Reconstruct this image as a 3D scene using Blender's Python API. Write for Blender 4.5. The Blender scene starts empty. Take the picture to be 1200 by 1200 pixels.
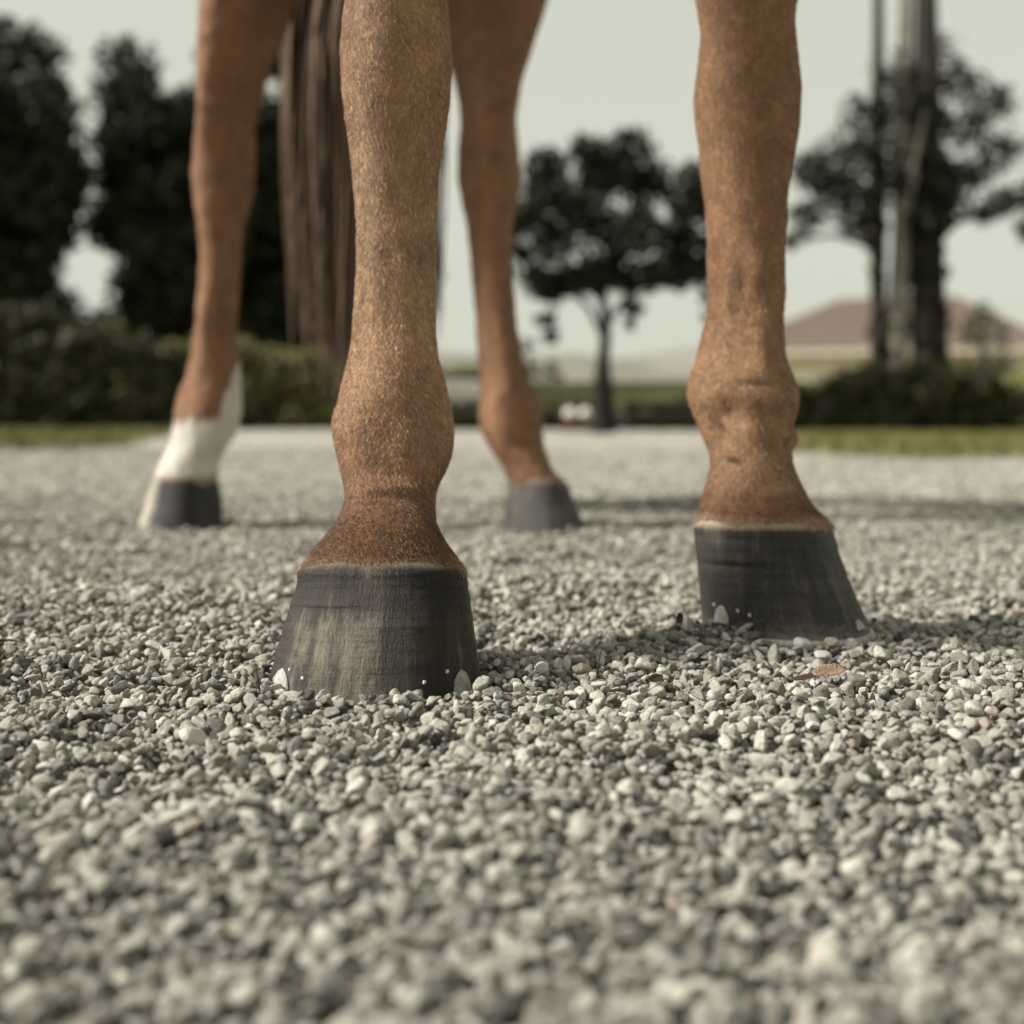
import bpy, bmesh, math, random
import numpy as np
from mathutils import Vector, Matrix

random.seed(7)
rng = np.random.default_rng(11)
scene = bpy.context.scene
C = scene.collection
PI = math.pi

# ------------------------------------------------------------------ camera
F, CX, HY, CAMH = 1508.0, 600.0, 486.0, 0.181     # focal length in px of a 1200 px frame, principal column, horizon row, lens height
cam_d = bpy.data.cameras.new('camera')
cam = bpy.data.objects.new('camera', cam_d)
C.objects.link(cam)
cam.location = (0, 0, CAMH)
cam.rotation_euler = (math.radians(90), 0, 0)
cam_d.sensor_fit = 'HORIZONTAL'
cam_d.sensor_width = 36.0
cam_d.lens = F / 1200 * 36
cam_d.shift_y = (HY - 600) / 1200
cam_d.clip_start = 0.02
cam_d.clip_end = 2000
cam_d.dof.use_dof = True
cam_d.dof.focus_distance = 0.85
cam_d.dof.aperture_fstop = 4.1
scene.camera = cam

# ------------------------------------------------------------------ sky and sun
SUN_EL, SUN_AZ = math.radians(38), math.radians(-94)   # azimuth from +Y towards +X: light comes from the left
w = bpy.data.worlds.new('World')
scene.world = w
w.use_nodes = True
nt = w.node_tree
nt.nodes.clear()
sky = nt.nodes.new('ShaderNodeTexSky')
sky.sky_type = 'NISHITA'
sky.sun_disc = False
sky.sun_elevation = SUN_EL
sky.sun_rotation = SUN_AZ
sky.air_density = 1.0
sky.dust_density = 1.5
sky.ozone_density = 1.0
hs = nt.nodes.new('ShaderNodeHueSaturation')
hs.inputs['Saturation'].default_value = 0.12
tint = nt.nodes.new('ShaderNodeMix')
tint.data_type = 'RGBA'
tint.blend_type = 'MULTIPLY'
tint.inputs[0].default_value = 1.0
tint.inputs[7].default_value = (1.0, 0.985, 0.86, 1)
veil = nt.nodes.new('ShaderNodeMix')          # thin even cloud over the whole sky
veil.data_type = 'RGBA'
veil.inputs[0].default_value = 0.72
veil.inputs[7].default_value = (7.2, 7.4, 6.2, 1)
bg = nt.nodes.new('ShaderNodeBackground')
bg.inputs['Strength'].default_value = 0.066
wo = nt.nodes.new('ShaderNodeOutputWorld')
nt.links.new(sky.outputs[0], hs.inputs['Color'])
nt.links.new(hs.outputs[0], tint.inputs[6])
nt.links.new(tint.outputs[2], veil.inputs[6])
nt.links.new(veil.outputs[2], bg.inputs['Color'])
nt.links.new(bg.outputs[0], wo.inputs['Surface'])

sun_d = bpy.data.lights.new('sun', 'SUN')
sun_d.energy = 5.0
sun_d.angle = math.radians(11)
sun_d.color = (1.0, 0.95, 0.86)
sun = bpy.data.objects.new('sun', sun_d)
C.objects.link(sun)
sd = Vector((math.sin(SUN_AZ) * math.cos(SUN_EL), math.cos(SUN_AZ) * math.cos(SUN_EL), math.sin(SUN_EL)))
sun.rotation_euler = sd.to_track_quat('Z', 'Y').to_euler()
sun.location = (-3, -1, 4)

vs = scene.view_settings
scene.display_settings.display_device = 'sRGB'
vs.view_transform = 'Standard'
vs.look = 'None'
vs.exposure = 0.65
vs.gamma = 1.0
vs.use_curve_mapping = False
scene.render.engine = 'CYCLES'
scene.cycles.use_denoising = True
scene.cycles.max_bounces = 6
scene.cycles.diffuse_bounces = 3
scene.cycles.transparent_max_bounces = 8
scene.cycles_curves.shape = 'RIBBONS'

# ------------------------------------------------------------------ helpers
def P(px, py, Y):
    """point seen at (px, py) of the 1200 px photograph at distance Y"""
    return np.array(((px - CX) / F * Y, Y, CAMH - (py - HY) / F * Y))

def tag(o, label=None, cat=None, group=None, kind=None):
    if label: o['label'] = label
    if cat: o['category'] = cat
    if group: o['group'] = group
    if kind: o['kind'] = kind
    return o

def empty(name, loc=(0, 0, 0)):
    o = bpy.data.objects.new(name, None)
    o.location = loc
    o.empty_display_size = 0.1
    C.objects.link(o)
    return o

def link(name, me, mats=None, parent=None, loc=None):
    o = bpy.data.objects.new(name, me)
    C.objects.link(o)
    if mats is not None:
        for m in (mats if isinstance(mats, (list, tuple)) else [mats]):
            me.materials.append(m)
    if parent is not None:
        o.parent = parent
        o.matrix_parent_inverse = Matrix.Translation(-Vector(parent.location))
    if loc is not None:
        o.location = loc
    return o

def mesh_np(name, V, faces, smooth=False):
    me = bpy.data.meshes.new(name)
    V = np.asarray(V, dtype=np.float32)
    if isinstance(faces, np.ndarray):
        k = faces.shape[1]
        me.vertices.add(len(V))
        me.vertices.foreach_set('co', V.ravel())
        me.loops.add(faces.size)
        me.loops.foreach_set('vertex_index', faces.astype(np.int32).ravel())
        me.polygons.add(len(faces))
        me.polygons.foreach_set('loop_start', np.arange(0, faces.size, k, dtype=np.int32))
        me.update(calc_edges=True)
        me.validate()
    else:
        me.from_pydata([tuple(v) for v in V], [], faces)
    if smooth:
        me.polygons.foreach_set('use_smooth', np.ones(len(me.polygons), dtype=bool))
    return me

def boxes(specs, bevel=0.0):
    """specs: (cx, cy, cz, sx, sy, sz[, rotz]) joined in one mesh"""
    bm = bmesh.new()
    for s in specs:
        r = bmesh.ops.create_cube(bm, size=1.0)
        M = Matrix.Translation(s[:3]) @ Matrix.Rotation(s[6] if len(s) > 6 else 0, 4, 'Z') @ Matrix.Diagonal((s[3], s[4], s[5], 1))
        bmesh.ops.transform(bm, matrix=M, verts=r['verts'])
    if bevel:
        bmesh.ops.bevel(bm, geom=bm.edges[:], offset=bevel, segments=1, affect='EDGES')
    me = bpy.data.meshes.new('m')
    bm.to_mesh(me)
    bm.free()
    return me

def hash3(ix, iy, iz, seed):
    n = (ix * 374761393 + iy * 668265263 + iz * 2147483647 + seed * 974634721) & 0xFFFFFFFF
    n = ((n ^ (n >> 13)) * 1274126177) & 0xFFFFFFFF
    n = n ^ (n >> 16)
    return (n & 0xFFFF) / 65535.0

def vnoise(p, scale, seed=0):
    """value noise in -1..1 for an (n,3) array"""
    q = np.asarray(p, dtype=np.float64) * scale
    i = np.floor(q).astype(np.int64)
    f = q - i
    f = f * f * (3 - 2 * f)
    out = 0
    for dx in (0, 1):
        for dy in (0, 1):
            for dz in (0, 1):
                wgt = (f[:, 0] if dx else 1 - f[:, 0]) * (f[:, 1] if dy else 1 - f[:, 1]) * (f[:, 2] if dz else 1 - f[:, 2])
                out = out + wgt * hash3(i[:, 0] + dx, i[:, 1] + dy, i[:, 2] + dz, seed)
    return out * 2 - 1

# ------------------------------------------------------------------ materials
def mat(name, col=(0.5, 0.5, 0.5), rough=0.8, spec=0.3):
    m = bpy.data.materials.new(name)
    m.use_nodes = True
    b = m.node_tree.nodes['Principled BSDF']
    b.inputs['Base Color'].default_value = (*col, 1)
    b.inputs['Roughness'].default_value = rough
    b.inputs['Specular IOR Level'].default_value = spec
    return m, m.node_tree, b

def N(t, kind, **kw):
    n = t.nodes.new(kind)
    for k, v in kw.items():
        setattr(n, k, v)
    return n

def ramp(t, fac, stops):
    r = N(t, 'ShaderNodeValToRGB')
    e = r.color_ramp.elements
    e[0].position, e[0].color = stops[0][0], (*stops[0][1], 1)
    e[1].position, e[1].color = stops[-1][0], (*stops[-1][1], 1)
    for p, c in stops[1:-1]:
        x = e.new(p)
        x.color = (*c, 1)
    t.links.new(fac, r.inputs[0])
    return r

def noise_mat(name, stops, scale, rough=0.85, spec=0.25, bump=0.0, bscale=None, detail=6, vec='Object', stretch=None):
    m, t, b = mat(name, rough=rough, spec=spec)
    tc = N(t, 'ShaderNodeTexCoord')
    src = tc.outputs[vec]
    if stretch:
        mp = N(t, 'ShaderNodeMapping')
        mp.inputs['Scale'].default_value = stretch
        t.links.new(src, mp.inputs[0])
        src = mp.outputs[0]
    n = N(t, 'ShaderNodeTexNoise')
    n.inputs['Scale'].default_value = scale
    n.inputs['Detail'].default_value = detail
    n.inputs['Roughness'].default_value = 0.6
    t.links.new(src, n.inputs['Vector'])
    r = ramp(t, n.outputs[0], stops)
    t.links.new(r.outputs[0], b.inputs['Base Color'])
    if bump:
        n2 = N(t, 'ShaderNodeTexNoise')
        n2.inputs['Scale'].default_value = bscale or scale * 3
        n2.inputs['Detail'].default_value = 4
        t.links.new(src, n2.inputs['Vector'])
        bp = N(t, 'ShaderNodeBump')
        bp.inputs['Strength'].default_value = bump
        bp.inputs['Distance'].default_value = 0.02
        t.links.new(n2.outputs[0], bp.inputs['Height'])
        t.links.new(bp.outputs[0], b.inputs['Normal'])
    return m

def leaf_mat(name, dark, mid, light, rough=0.6):
    """leaf colour differs leaf by leaf (random per island)"""
    m, t, b = mat(name, rough=rough, spec=0.25)
    g = N(t, 'ShaderNodeNewGeometry')
    r = ramp(t, g.outputs['Random Per Island'], [(0.0, dark), (0.6, mid), (1.0, light)])
    t.links.new(r.outputs[0], b.inputs['Base Color'])
    return m

def stone_mat():
    m, t, b = mat('gravel_stone', rough=0.92, spec=0.2)
    oi = N(t, 'ShaderNodeObjectInfo')
    r = ramp(t, oi.outputs['Random'], [(0.0, (0.075, 0.07, 0.062)), (0.10, (0.20, 0.19, 0.168)), (0.5, (0.365, 0.347, 0.308)),
                                       (0.88, (0.47, 0.45, 0.404)), (0.965, (0.62, 0.60, 0.54)), (0.975, (0.33, 0.275, 0.23)), (1.0, (0.62, 0.60, 0.54))])
    tc = N(t, 'ShaderNodeTexCoord')
    n = N(t, 'ShaderNodeTexNoise')
    n.inputs['Scale'].default_value = 3.2
    n.inputs['Detail'].default_value = 8
    n.inputs['Roughness'].default_value = 0.7
    ad = N(t, 'ShaderNodeVectorMath', operation='ADD')
    sc = N(t, 'ShaderNodeVectorMath', operation='SCALE')
    t.links.new(oi.outputs['Location'], sc.inputs[0])
    sc.inputs['Scale'].default_value = 37.0
    t.links.new(tc.outputs['Object'], ad.inputs[0])
    t.links.new(sc.outputs[0], ad.inputs[1])
    t.links.new(ad.outputs[0], n.inputs['Vector'])
    mr = N(t, 'ShaderNodeMapRange')
    mr.inputs['From Min'].default_value = 0.3
    mr.inputs['From Max'].default_value = 0.7
    mr.inputs['To Min'].default_value = 0.55
    mr.inputs['To Max'].default_value = 1.25
    t.links.new(n.outputs[0], mr.inputs[0])
    mx = N(t, 'ShaderNodeMix', data_type='RGBA', blend_type='MULTIPLY')
    mx.inputs[0].default_value = 1
    t.links.new(r.outputs[0], mx.inputs[6])
    t.links.new(mr.outputs[0], mx.inputs[7])
    t.links.new(mx.outputs[2], b.inputs['Base Color'])
    bp = N(t, 'ShaderNodeBump')
    bp.inputs['Strength'].default_value = 1.0
    bp.inputs['Distance'].default_value = 0.0016
    t.links.new(n.outputs[0], bp.inputs['Height'])
    t.links.new(bp.outputs[0], b.inputs['Normal'])
    return m

def ground_mat():
    m, t, b = mat('gravel_ground', rough=0.95, spec=0.15)
    tc = N(t, 'ShaderNodeTexCoord')
    v = N(t, 'ShaderNodeTexVoronoi')
    v.inputs['Scale'].default_value = 95
    t.links.new(tc.outputs['Object'], v.inputs['Vector'])
    n = N(t, 'ShaderNodeTexNoise')
    n.inputs['Scale'].default_value = 2.2
    n.inputs['Detail'].default_value = 9
    n.inputs['Roughness'].default_value = 0.65
    t.links.new(tc.outputs['Object'], n.inputs['Vector'])
    r1 = ramp(t, v.outputs['Color'], [(0.0, (0.185, 0.176, 0.157)), (0.5, (0.315, 0.30, 0.268)), (1.0, (0.43, 0.413, 0.37))])
    r2 = ramp(t, n.outputs[0], [(0.3, (0.78, 0.78, 0.78)), (0.7, (1.12, 1.12, 1.12))])
    mx = N(t, 'ShaderNodeMix', data_type='RGBA', blend_type='MULTIPLY')
    mx.inputs[0].default_value = 1
    t.links.new(r1.outputs[0], mx.inputs[6])
    t.links.new(r2.outputs[0], mx.inputs[7])
    t.links.new(mx.outputs[2], b.inputs['Base Color'])
    bp = N(t, 'ShaderNodeBump', invert=True)
    bp.inputs['Strength'].default_value = 0.8
    bp.inputs['Distance'].default_value = 0.005
    t.links.new(v.outputs['Distance'], bp.inputs['Height'])
    t.links.new(bp.outputs[0], b.inputs['Normal'])
    return m

def coat_mat(name, hair):
    m, t, b = mat(name, rough=0.42 if hair else 0.75, spec=0.5 if hair else 0.2)
    a = N(t, 'ShaderNodeAttribute', attribute_name='coat')
    t.links.new(a.outputs['Color'], b.inputs['Base Color'])
    if not hair:          # skin under the hair
        tc = N(t, 'ShaderNodeTexCoord')
        n = N(t, 'ShaderNodeTexNoise')
        n.inputs['Scale'].default_value = 700
        n.inputs['Detail'].default_value = 3
        t.links.new(tc.outputs['Object'], n.inputs['Vector'])
        bp = N(t, 'ShaderNodeBump')
        bp.inputs['Strength'].default_value = 0.35
        bp.inputs['Distance'].default_value = 0.001
        t.links.new(n.outputs[0], bp.inputs['Height'])
        t.links.new(bp.outputs[0], b.inputs['Normal'])
    return m

def hoof_mat(name, dark, mid, light, rim=(0.30, 0.27, 0.22), pale_from=None, rim_at=(0.925, 0.985), patches=()):
    """horn: streaks run from the coronet down, growth rings run round; uv = (angle, height)"""
    m, t, b = mat(name, rough=0.55, spec=0.22)
    uv = N(t, 'ShaderNodeUVMap', uv_map='horn')
    def nz(su, sv, detail=5, rough=0.6):
        mp = N(t, 'ShaderNodeMapping')
        mp.inputs['Scale'].default_value = (su, sv, 1)
        t.links.new(uv.outputs[0], mp.inputs[0])
        n = N(t, 'ShaderNodeTexNoise')
        n.inputs['Scale'].default_value = 1
        n.inputs['Detail'].default_value = detail
        n.inputs['Roughness'].default_value = rough
        t.links.new(mp.outputs[0], n.inputs['Vector'])
        return n.outputs[0]
    broad = nz(11, 1.6, 4)
    streak = nz(48, 1.5, 6, 0.7)
    fine = nz(220, 22, 5, 0.75)
    ringn = nz(5, 16, 4)
    spot = nz(60, 24, 5, 0.7)
    def math_(op, a, bb):
        k = N(t, 'ShaderNodeMath', operation=op)
        for i, x in enumerate((a, bb)):
            if isinstance(x, (int, float)): k.inputs[i].default_value = x
            else: t.links.new(x, k.inputs[i])
        return k.outputs[0]
    f = math_('ADD', math_('MULTIPLY', broad, 0.46), math_('MULTIPLY', streak, 0.42))
    f = math_('SUBTRACT', f, 0.04)
    f = math_('ADD', f, math_('MULTIPLY', fine, 0.16))
    f = math_('ADD', f, math_('MULTIPLY', spot, 0.14))
    sep = N(t, 'ShaderNodeSeparateXYZ')
    t.links.new(uv.outputs[0], sep.inputs[0])
    for (u0, du, amp) in patches:            # worn streaks, plus a lit left and shaded right painted into the horn
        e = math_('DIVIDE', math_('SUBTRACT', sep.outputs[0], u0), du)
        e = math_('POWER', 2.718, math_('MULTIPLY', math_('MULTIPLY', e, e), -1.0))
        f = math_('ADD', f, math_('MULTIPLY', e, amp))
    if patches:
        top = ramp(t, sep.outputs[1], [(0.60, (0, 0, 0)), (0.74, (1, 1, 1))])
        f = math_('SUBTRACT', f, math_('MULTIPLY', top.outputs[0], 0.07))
    r = ramp(t, f, [(0.42, dark), (0.57, mid), (0.72, light)])
    hv = math_('ADD', sep.outputs[1], math_('MULTIPLY', math_('SUBTRACT', streak, 0.5), 0.05))
    rr = ramp(t, hv, [(rim_at[0], (0, 0, 0)), (rim_at[1], (1, 1, 1))])
    mx = N(t, 'ShaderNodeMix', data_type='RGBA')
    t.links.new(rr.outputs[0], mx.inputs[0])
    t.links.new(r.outputs[0], mx.inputs[6])
    mx.inputs[7].default_value = (*rim, 1)
    out = mx.outputs[2]
    # gravel dust low on the wall
    dn = math_('ADD', sep.outputs[1], math_('MULTIPLY', math_('SUBTRACT', spot, 0.5), 0.5))
    dr = ramp(t, dn, [(0.0, (0.5, 0.5, 0.5)), (0.14, (0, 0, 0))])
    mx2 = N(t, 'ShaderNodeMix', data_type='RGBA')
    t.links.new(dr.outputs[0], mx2.inputs[0])
    t.links.new(out, mx2.inputs[6])
    mx2.inputs[7].default_value = (0.17, 0.155, 0.125, 1)
    out = mx2.outputs[2]
    if pale_from is not None:        # paler horn on one side
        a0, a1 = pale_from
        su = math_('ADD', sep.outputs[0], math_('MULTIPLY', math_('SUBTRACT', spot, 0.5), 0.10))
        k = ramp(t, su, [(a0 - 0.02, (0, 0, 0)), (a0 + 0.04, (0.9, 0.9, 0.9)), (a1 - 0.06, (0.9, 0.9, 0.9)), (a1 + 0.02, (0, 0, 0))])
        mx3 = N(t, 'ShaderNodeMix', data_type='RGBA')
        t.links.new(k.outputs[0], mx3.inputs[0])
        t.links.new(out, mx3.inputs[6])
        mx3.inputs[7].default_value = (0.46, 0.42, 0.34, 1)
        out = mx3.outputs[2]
    t.links.new(out, b.inputs['Base Color'])
    rg = ramp(t, spot, [(0.3, (0.42, 0.42, 0.42)), (0.7, (0.68, 0.68, 0.68))])
    t.links.new(rg.outputs[0], b.inputs['Roughness'])
    h = math_('ADD', math_('MULTIPLY', fine, 0.6), math_('MULTIPLY', streak, 0.9))
    h = math_('ADD', h, math_('MULTIPLY', ringn, 0.8))
    bp = N(t, 'ShaderNodeBump')
    bp.inputs['Strength'].default_value = 0.9
    bp.inputs['Distance'].default_value = 0.0022
    t.links.new(h, bp.inputs['Height'])
    t.links.new(bp.outputs[0], b.inputs['Normal'])
    return m

M_STONE = stone_mat()
M_GROUND = ground_mat()
M_SKIN = coat_mat('horse_coat', False)
M_HAIR = coat_mat('horse_hair', True)
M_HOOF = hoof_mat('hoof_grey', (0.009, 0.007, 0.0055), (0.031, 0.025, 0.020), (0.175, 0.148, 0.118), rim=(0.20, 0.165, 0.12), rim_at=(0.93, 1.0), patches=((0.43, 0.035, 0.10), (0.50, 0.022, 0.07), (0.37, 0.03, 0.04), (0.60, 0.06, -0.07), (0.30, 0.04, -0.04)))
M_HOOFD = hoof_mat('hoof_dark', (0.014, 0.012, 0.011), (0.036, 0.032, 0.029), (0.11, 0.10, 0.09), rim=(0.36, 0.29, 0.21), rim_at=(0.90, 0.97))
M_HOOFG = hoof_mat('hoof_hind_grey', (0.022, 0.019, 0.017), (0.052, 0.047, 0.042), (0.12, 0.11, 0.095), rim=(0.15, 0.12, 0.09))
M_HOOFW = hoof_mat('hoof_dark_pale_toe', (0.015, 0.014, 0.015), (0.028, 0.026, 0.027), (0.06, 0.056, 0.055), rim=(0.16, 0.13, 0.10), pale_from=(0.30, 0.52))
M_METAL = noise_mat('worn_steel', [(0.3, (0.17, 0.165, 0.15)), (0.7, (0.38, 0.375, 0.345))], 160, rough=0.55, spec=0.5, bump=0.3, bscale=500)
M_METAL.node_tree.nodes['Principled BSDF'].inputs['Metallic'].default_value = 0.35
M_NAIL = noise_mat('nail_steel', [(0.3, (0.34, 0.33, 0.30)), (0.7, (0.52, 0.51, 0.47))], 400, rough=0.4, spec=0.6)
M_GRASS = leaf_mat('grass_blades', (0.075, 0.075, 0.022), (0.135, 0.130, 0.04), (0.24, 0.215, 0.08))
M_LAWN = noise_mat('lawn_soil', [(0.3, (0.07, 0.075, 0.022)), (0.7, (0.17, 0.17, 0.05))], 1.4, bump=0.5, bscale=30)
M_BANK = noise_mat('grass_bank', [(0.3, (0.075, 0.075, 0.022)), (0.5, (0.115, 0.11, 0.034)), (0.7, (0.17, 0.155, 0.05))], 0.35, bump=0.6, bscale=12)
M_HILL = noise_mat('far_hill', [(0.35, (0.15, 0.145, 0.125)), (0.65, (0.22, 0.21, 0.18))], 0.05)
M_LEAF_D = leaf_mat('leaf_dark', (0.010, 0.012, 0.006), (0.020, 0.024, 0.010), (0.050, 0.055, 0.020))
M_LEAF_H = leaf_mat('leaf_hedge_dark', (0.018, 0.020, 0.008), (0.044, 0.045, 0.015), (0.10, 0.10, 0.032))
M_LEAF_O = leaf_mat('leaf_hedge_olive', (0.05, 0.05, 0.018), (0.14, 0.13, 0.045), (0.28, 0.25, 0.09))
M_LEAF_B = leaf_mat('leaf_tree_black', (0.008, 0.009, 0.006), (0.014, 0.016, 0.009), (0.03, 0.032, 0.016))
M_BARK_D = noise_mat('bark_dark', [(0.3, (0.018, 0.015, 0.012)), (0.7, (0.05, 0.043, 0.034))], 14, bump=0.8, stretch=(1, 1, 0.2))
M_BARK_B = noise_mat('bark_black', [(0.3, (0.008, 0.007, 0.006)), (0.7, (0.022, 0.019, 0.016))], 14, bump=0.8, stretch=(1, 1, 0.2))
M_BARK_P = noise_mat('bark_pale', [(0.3, (0.16, 0.15, 0.125)), (0.7, (0.30, 0.285, 0.24))], 10, bump=0.6, stretch=(1, 1, 0.3))
M_ROOF = noise_mat('roof_tiles', [(0.3, (0.145, 0.108, 0.092)), (0.7, (0.215, 0.168, 0.146))], 3, bump=0.5, bscale=10)
M_WALL = noise_mat('render_wall', [(0.3, (0.76, 0.66, 0.55)), (0.7, (0.82, 0.73, 0.62))], 1.2)
M_TRIM = noise_mat('trim_paint', [(0.3, (0.52, 0.46, 0.40)), (0.7, (0.62, 0.55, 0.48))], 2)
M_WHITE = noise_mat('white_paint', [(0.3, (0.66, 0.64, 0.58)), (0.7, (0.78, 0.76, 0.70))], 4)
M_TIMBER = noise_mat('dark_timber', [(0.3, (0.018, 0.015, 0.012)), (0.7, (0.045, 0.038, 0.030))], 6, stretch=(0.3, 6, 6))
M_GLASS, _t, _b = mat('window_glass', (0.03, 0.035, 0.04), 0.08, 0.6)
M_TWIG = noise_mat('dry_stem', [(0.3, (0.07, 0.055, 0.035)), (0.7, (0.17, 0.14, 0.09))], 60)
M_DLEAF = noise_mat('dry_leaf', [(0.3, (0.16, 0.10, 0.07)), (0.7, (0.28, 0.19, 0.14))], 220, bump=0.4)
M_DLEAF2 = noise_mat('dry_leaf_dark', [(0.3, (0.03, 0.022, 0.018)), (0.7, (0.075, 0.05, 0.038))], 220, bump=0.4)
M_PEBBLE = noise_mat('white_pebble', [(0.3, (0.48, 0.465, 0.42)), (0.7, (0.62, 0.60, 0.55))], 300, bump=0.5)
M_PEBBLE_P = noise_mat('pink_pebble', [(0.3, (0.27, 0.225, 0.195)), (0.7, (0.37, 0.315, 0.275))], 300, bump=0.5)
M_TERRA = noise_mat('terracotta', [(0.3, (0.10, 0.05, 0.035)), (0.7, (0.17, 0.085, 0.06))], 8)

# ------------------------------------------------------------------ ground
HOOF_SPOTS = [(-0.093, 0.873, 0.073, 0.075), (0.222, 1.075, 0.075, 0.066), (-0.515, 2.03, 0.07, 0.07), (0.056, 2.03, 0.07, 0.07)]

def terrain(x, y):
    """height of the gravel surface"""
    p = np.stack([x, y, np.zeros_like(x)], 1)
    b = 0.010 * vnoise(p, 2.6, 3) + 0.008 * vnoise(p, 6.1, 5) + 0.005 * vnoise(p, 14.0, 9)
    amp = np.ones_like(x)
    add = np.zeros_like(x)
    for (hx, hy, ra, rb) in HOOF_SPOTS:
        d = np.sqrt(((x - hx) / ra) ** 2 + ((y - hy) / rb) ** 2)
        amp = np.minimum(amp, np.clip((d - 0.9) / 1.2, 0, 1))
        add = add + (0.006 if hx < 0.1 else 0.002) * np.exp(-((d - 1.25) / 0.28) ** 2)        # gravel pushed up round each hoof
    far = np.clip((y - 3.0) / 6.0, 0, 1)
    b = b * amp * (1 - 0.6 * far) + add
    b = b + 0.011 * np.exp(-(((x - 0.165) / 0.050) ** 2 + ((y - 1.035) / 0.040) ** 2))     # heap against the far forefoot
    # a scrape in the gravel at the left, a slight hollow behind the right forefoot
    b = b - 0.016 * np.exp(-(((x + 0.34) / 0.06) ** 2 + ((y - 0.84) / 0.035) ** 2))
    b = b - 0.012 * np.exp(-(((x - 0.45) / 0.12) ** 2 + ((y - 1.22) / 0.07) ** 2))
    b = b - 0.010 * np.exp(-(((x + 0.03) / 0.05) ** 2 + ((y - 1.0) / 0.05) ** 2))
    return b

def axis(lo, hi, step, far, grow=1.22):
    a = list(np.arange(lo, hi, step))
    s, v = step, a[-1]
    while v < far:
        s *= grow; v += s; a.append(v)
    s, v = step, lo
    pre = []
    while v > -far:
        s *= grow; v -= s; pre.append(v)
    return np.array(pre[::-1] + a)

GX, GY = axis(-2.2, 2.2, 0.03, 900), axis(0.2, 4.5, 0.03, 900)
gx, gy = np.meshgrid(GX, GY)
gz = terrain(gx.ravel(), gy.ravel())
near = 1 - np.clip((gy.ravel() - 2.5) / 0.4, 0, 1)
gz = gz - 0.007 * near
gz = np.where(np.hypot(gx.ravel(), gy.ravel()) > 12, -0.002, gz)
nx, ny = len(GX), len(GY)
ii = (np.arange(ny - 1)[:, None] * nx + np.arange(nx - 1)[None, :]).ravel()
ground = link('gravel_ground', mesh_np('gravel_ground', np.stack([gx.ravel(), gy.ravel(), gz], 1),
              np.stack([ii, ii + 1, ii + nx + 1, ii + nx], 1), True), M_GROUND)
tag(ground, kind='structure')

# stone shapes: crushed, half rounded pieces
def stone_mesh(seed):
    r = np.random.default_rng(100 + seed)
    bm = bmesh.new()
    bmesh.ops.create_icosphere(bm, subdivisions=3, radius=1.0)
    V = np.array([v.co[:] for v in bm.verts])
    for k in range(11):
        n = r.normal(size=3); n /= np.linalg.norm(n)
        d = r.uniform(0.45, 0.80)
        s = V @ n
        V = V - np.outer(np.clip(s - d, 0, None) * 0.97, n)
    V = V * (1 + 0.11 * vnoise(V + seed * 7.3, 2.1, seed) + 0.055 * vnoise(V + seed * 3.1, 4.6, seed + 40) + 0.03 * vnoise(V + seed, 9.0, seed + 80))[:, None]
    V = V * np.array([1.12, 0.92, 0.74]) * np.array([r.uniform(0.85, 1.2), r.uniform(0.85, 1.1), r.uniform(0.85, 1.15)])
    for v, c in zip(bm.verts, V): v.co = c
    me = bpy.data.meshes.new('stone')
    bm.to_mesh(me); bm.free()
    me.polygons.foreach_set('use_smooth', np.ones(len(me.polygons), dtype=bool))
    me.materials.append(M_STONE)
    return me
STONES = [stone_mesh(i) for i in range(18)]

# drop stones one after another on a height field, each into the lowest of a few spots
cell = 0.0015
x0, x1, y0, y1 = -1.35, 1.35, 0.33, 2.65
W_, H_ = int((x1 - x0) / cell), int((y1 - y0) / cell)
hx_, hy_ = np.meshgrid(x0 + (np.arange(W_ // 6 + 2)) * cell * 6, y0 + (np.arange(H_ // 6 + 2)) * cell * 6)
coarse = terrain(hx_.ravel(), hy_.ravel()).reshape(hx_.shape)
hf = np.repeat(np.repeat(coarse, 6, 0), 6, 1)[:H_, :W_].copy() - 0.007
Rmax = 9
kern = {}
for k in range(2, Rmax + 1):
    a = np.arange(-k, k + 1)
    d2 = (a[:, None] ** 2 + a[None, :] ** 2) * cell * cell
    kern[k] = (d2 <= (k * cell) ** 2, np.sqrt(np.clip((k * cell) ** 2 - d2, 0, None)))
pts, scl = [], []
n_st = 165000
ys = np.sqrt(rng.uniform(0, 1, n_st * 2))
cand_y = y0 + 0.02 + (y1 - y0 - 0.04) * rng.uniform(0, 1, n_st * 2)
cand_x = rng.uniform(-1, 1, n_st * 2) * (0.22 + 0.43 * cand_y)
ok = np.abs(cand_x) < 1.32
cand_x, cand_y = cand_x[ok], cand_y[ok]
keep = rng.uniform(0, 1, len(cand_x)) < (0.22 + 0.43 * cand_y) / 1.36
cand_x, cand_y = cand_x[keep][:n_st], cand_y[keep][:n_st]
sizes = np.clip(np.exp(rng.normal(math.log(0.0035), 0.30, len(cand_x))), 0.0018, 0.0072)
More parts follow.
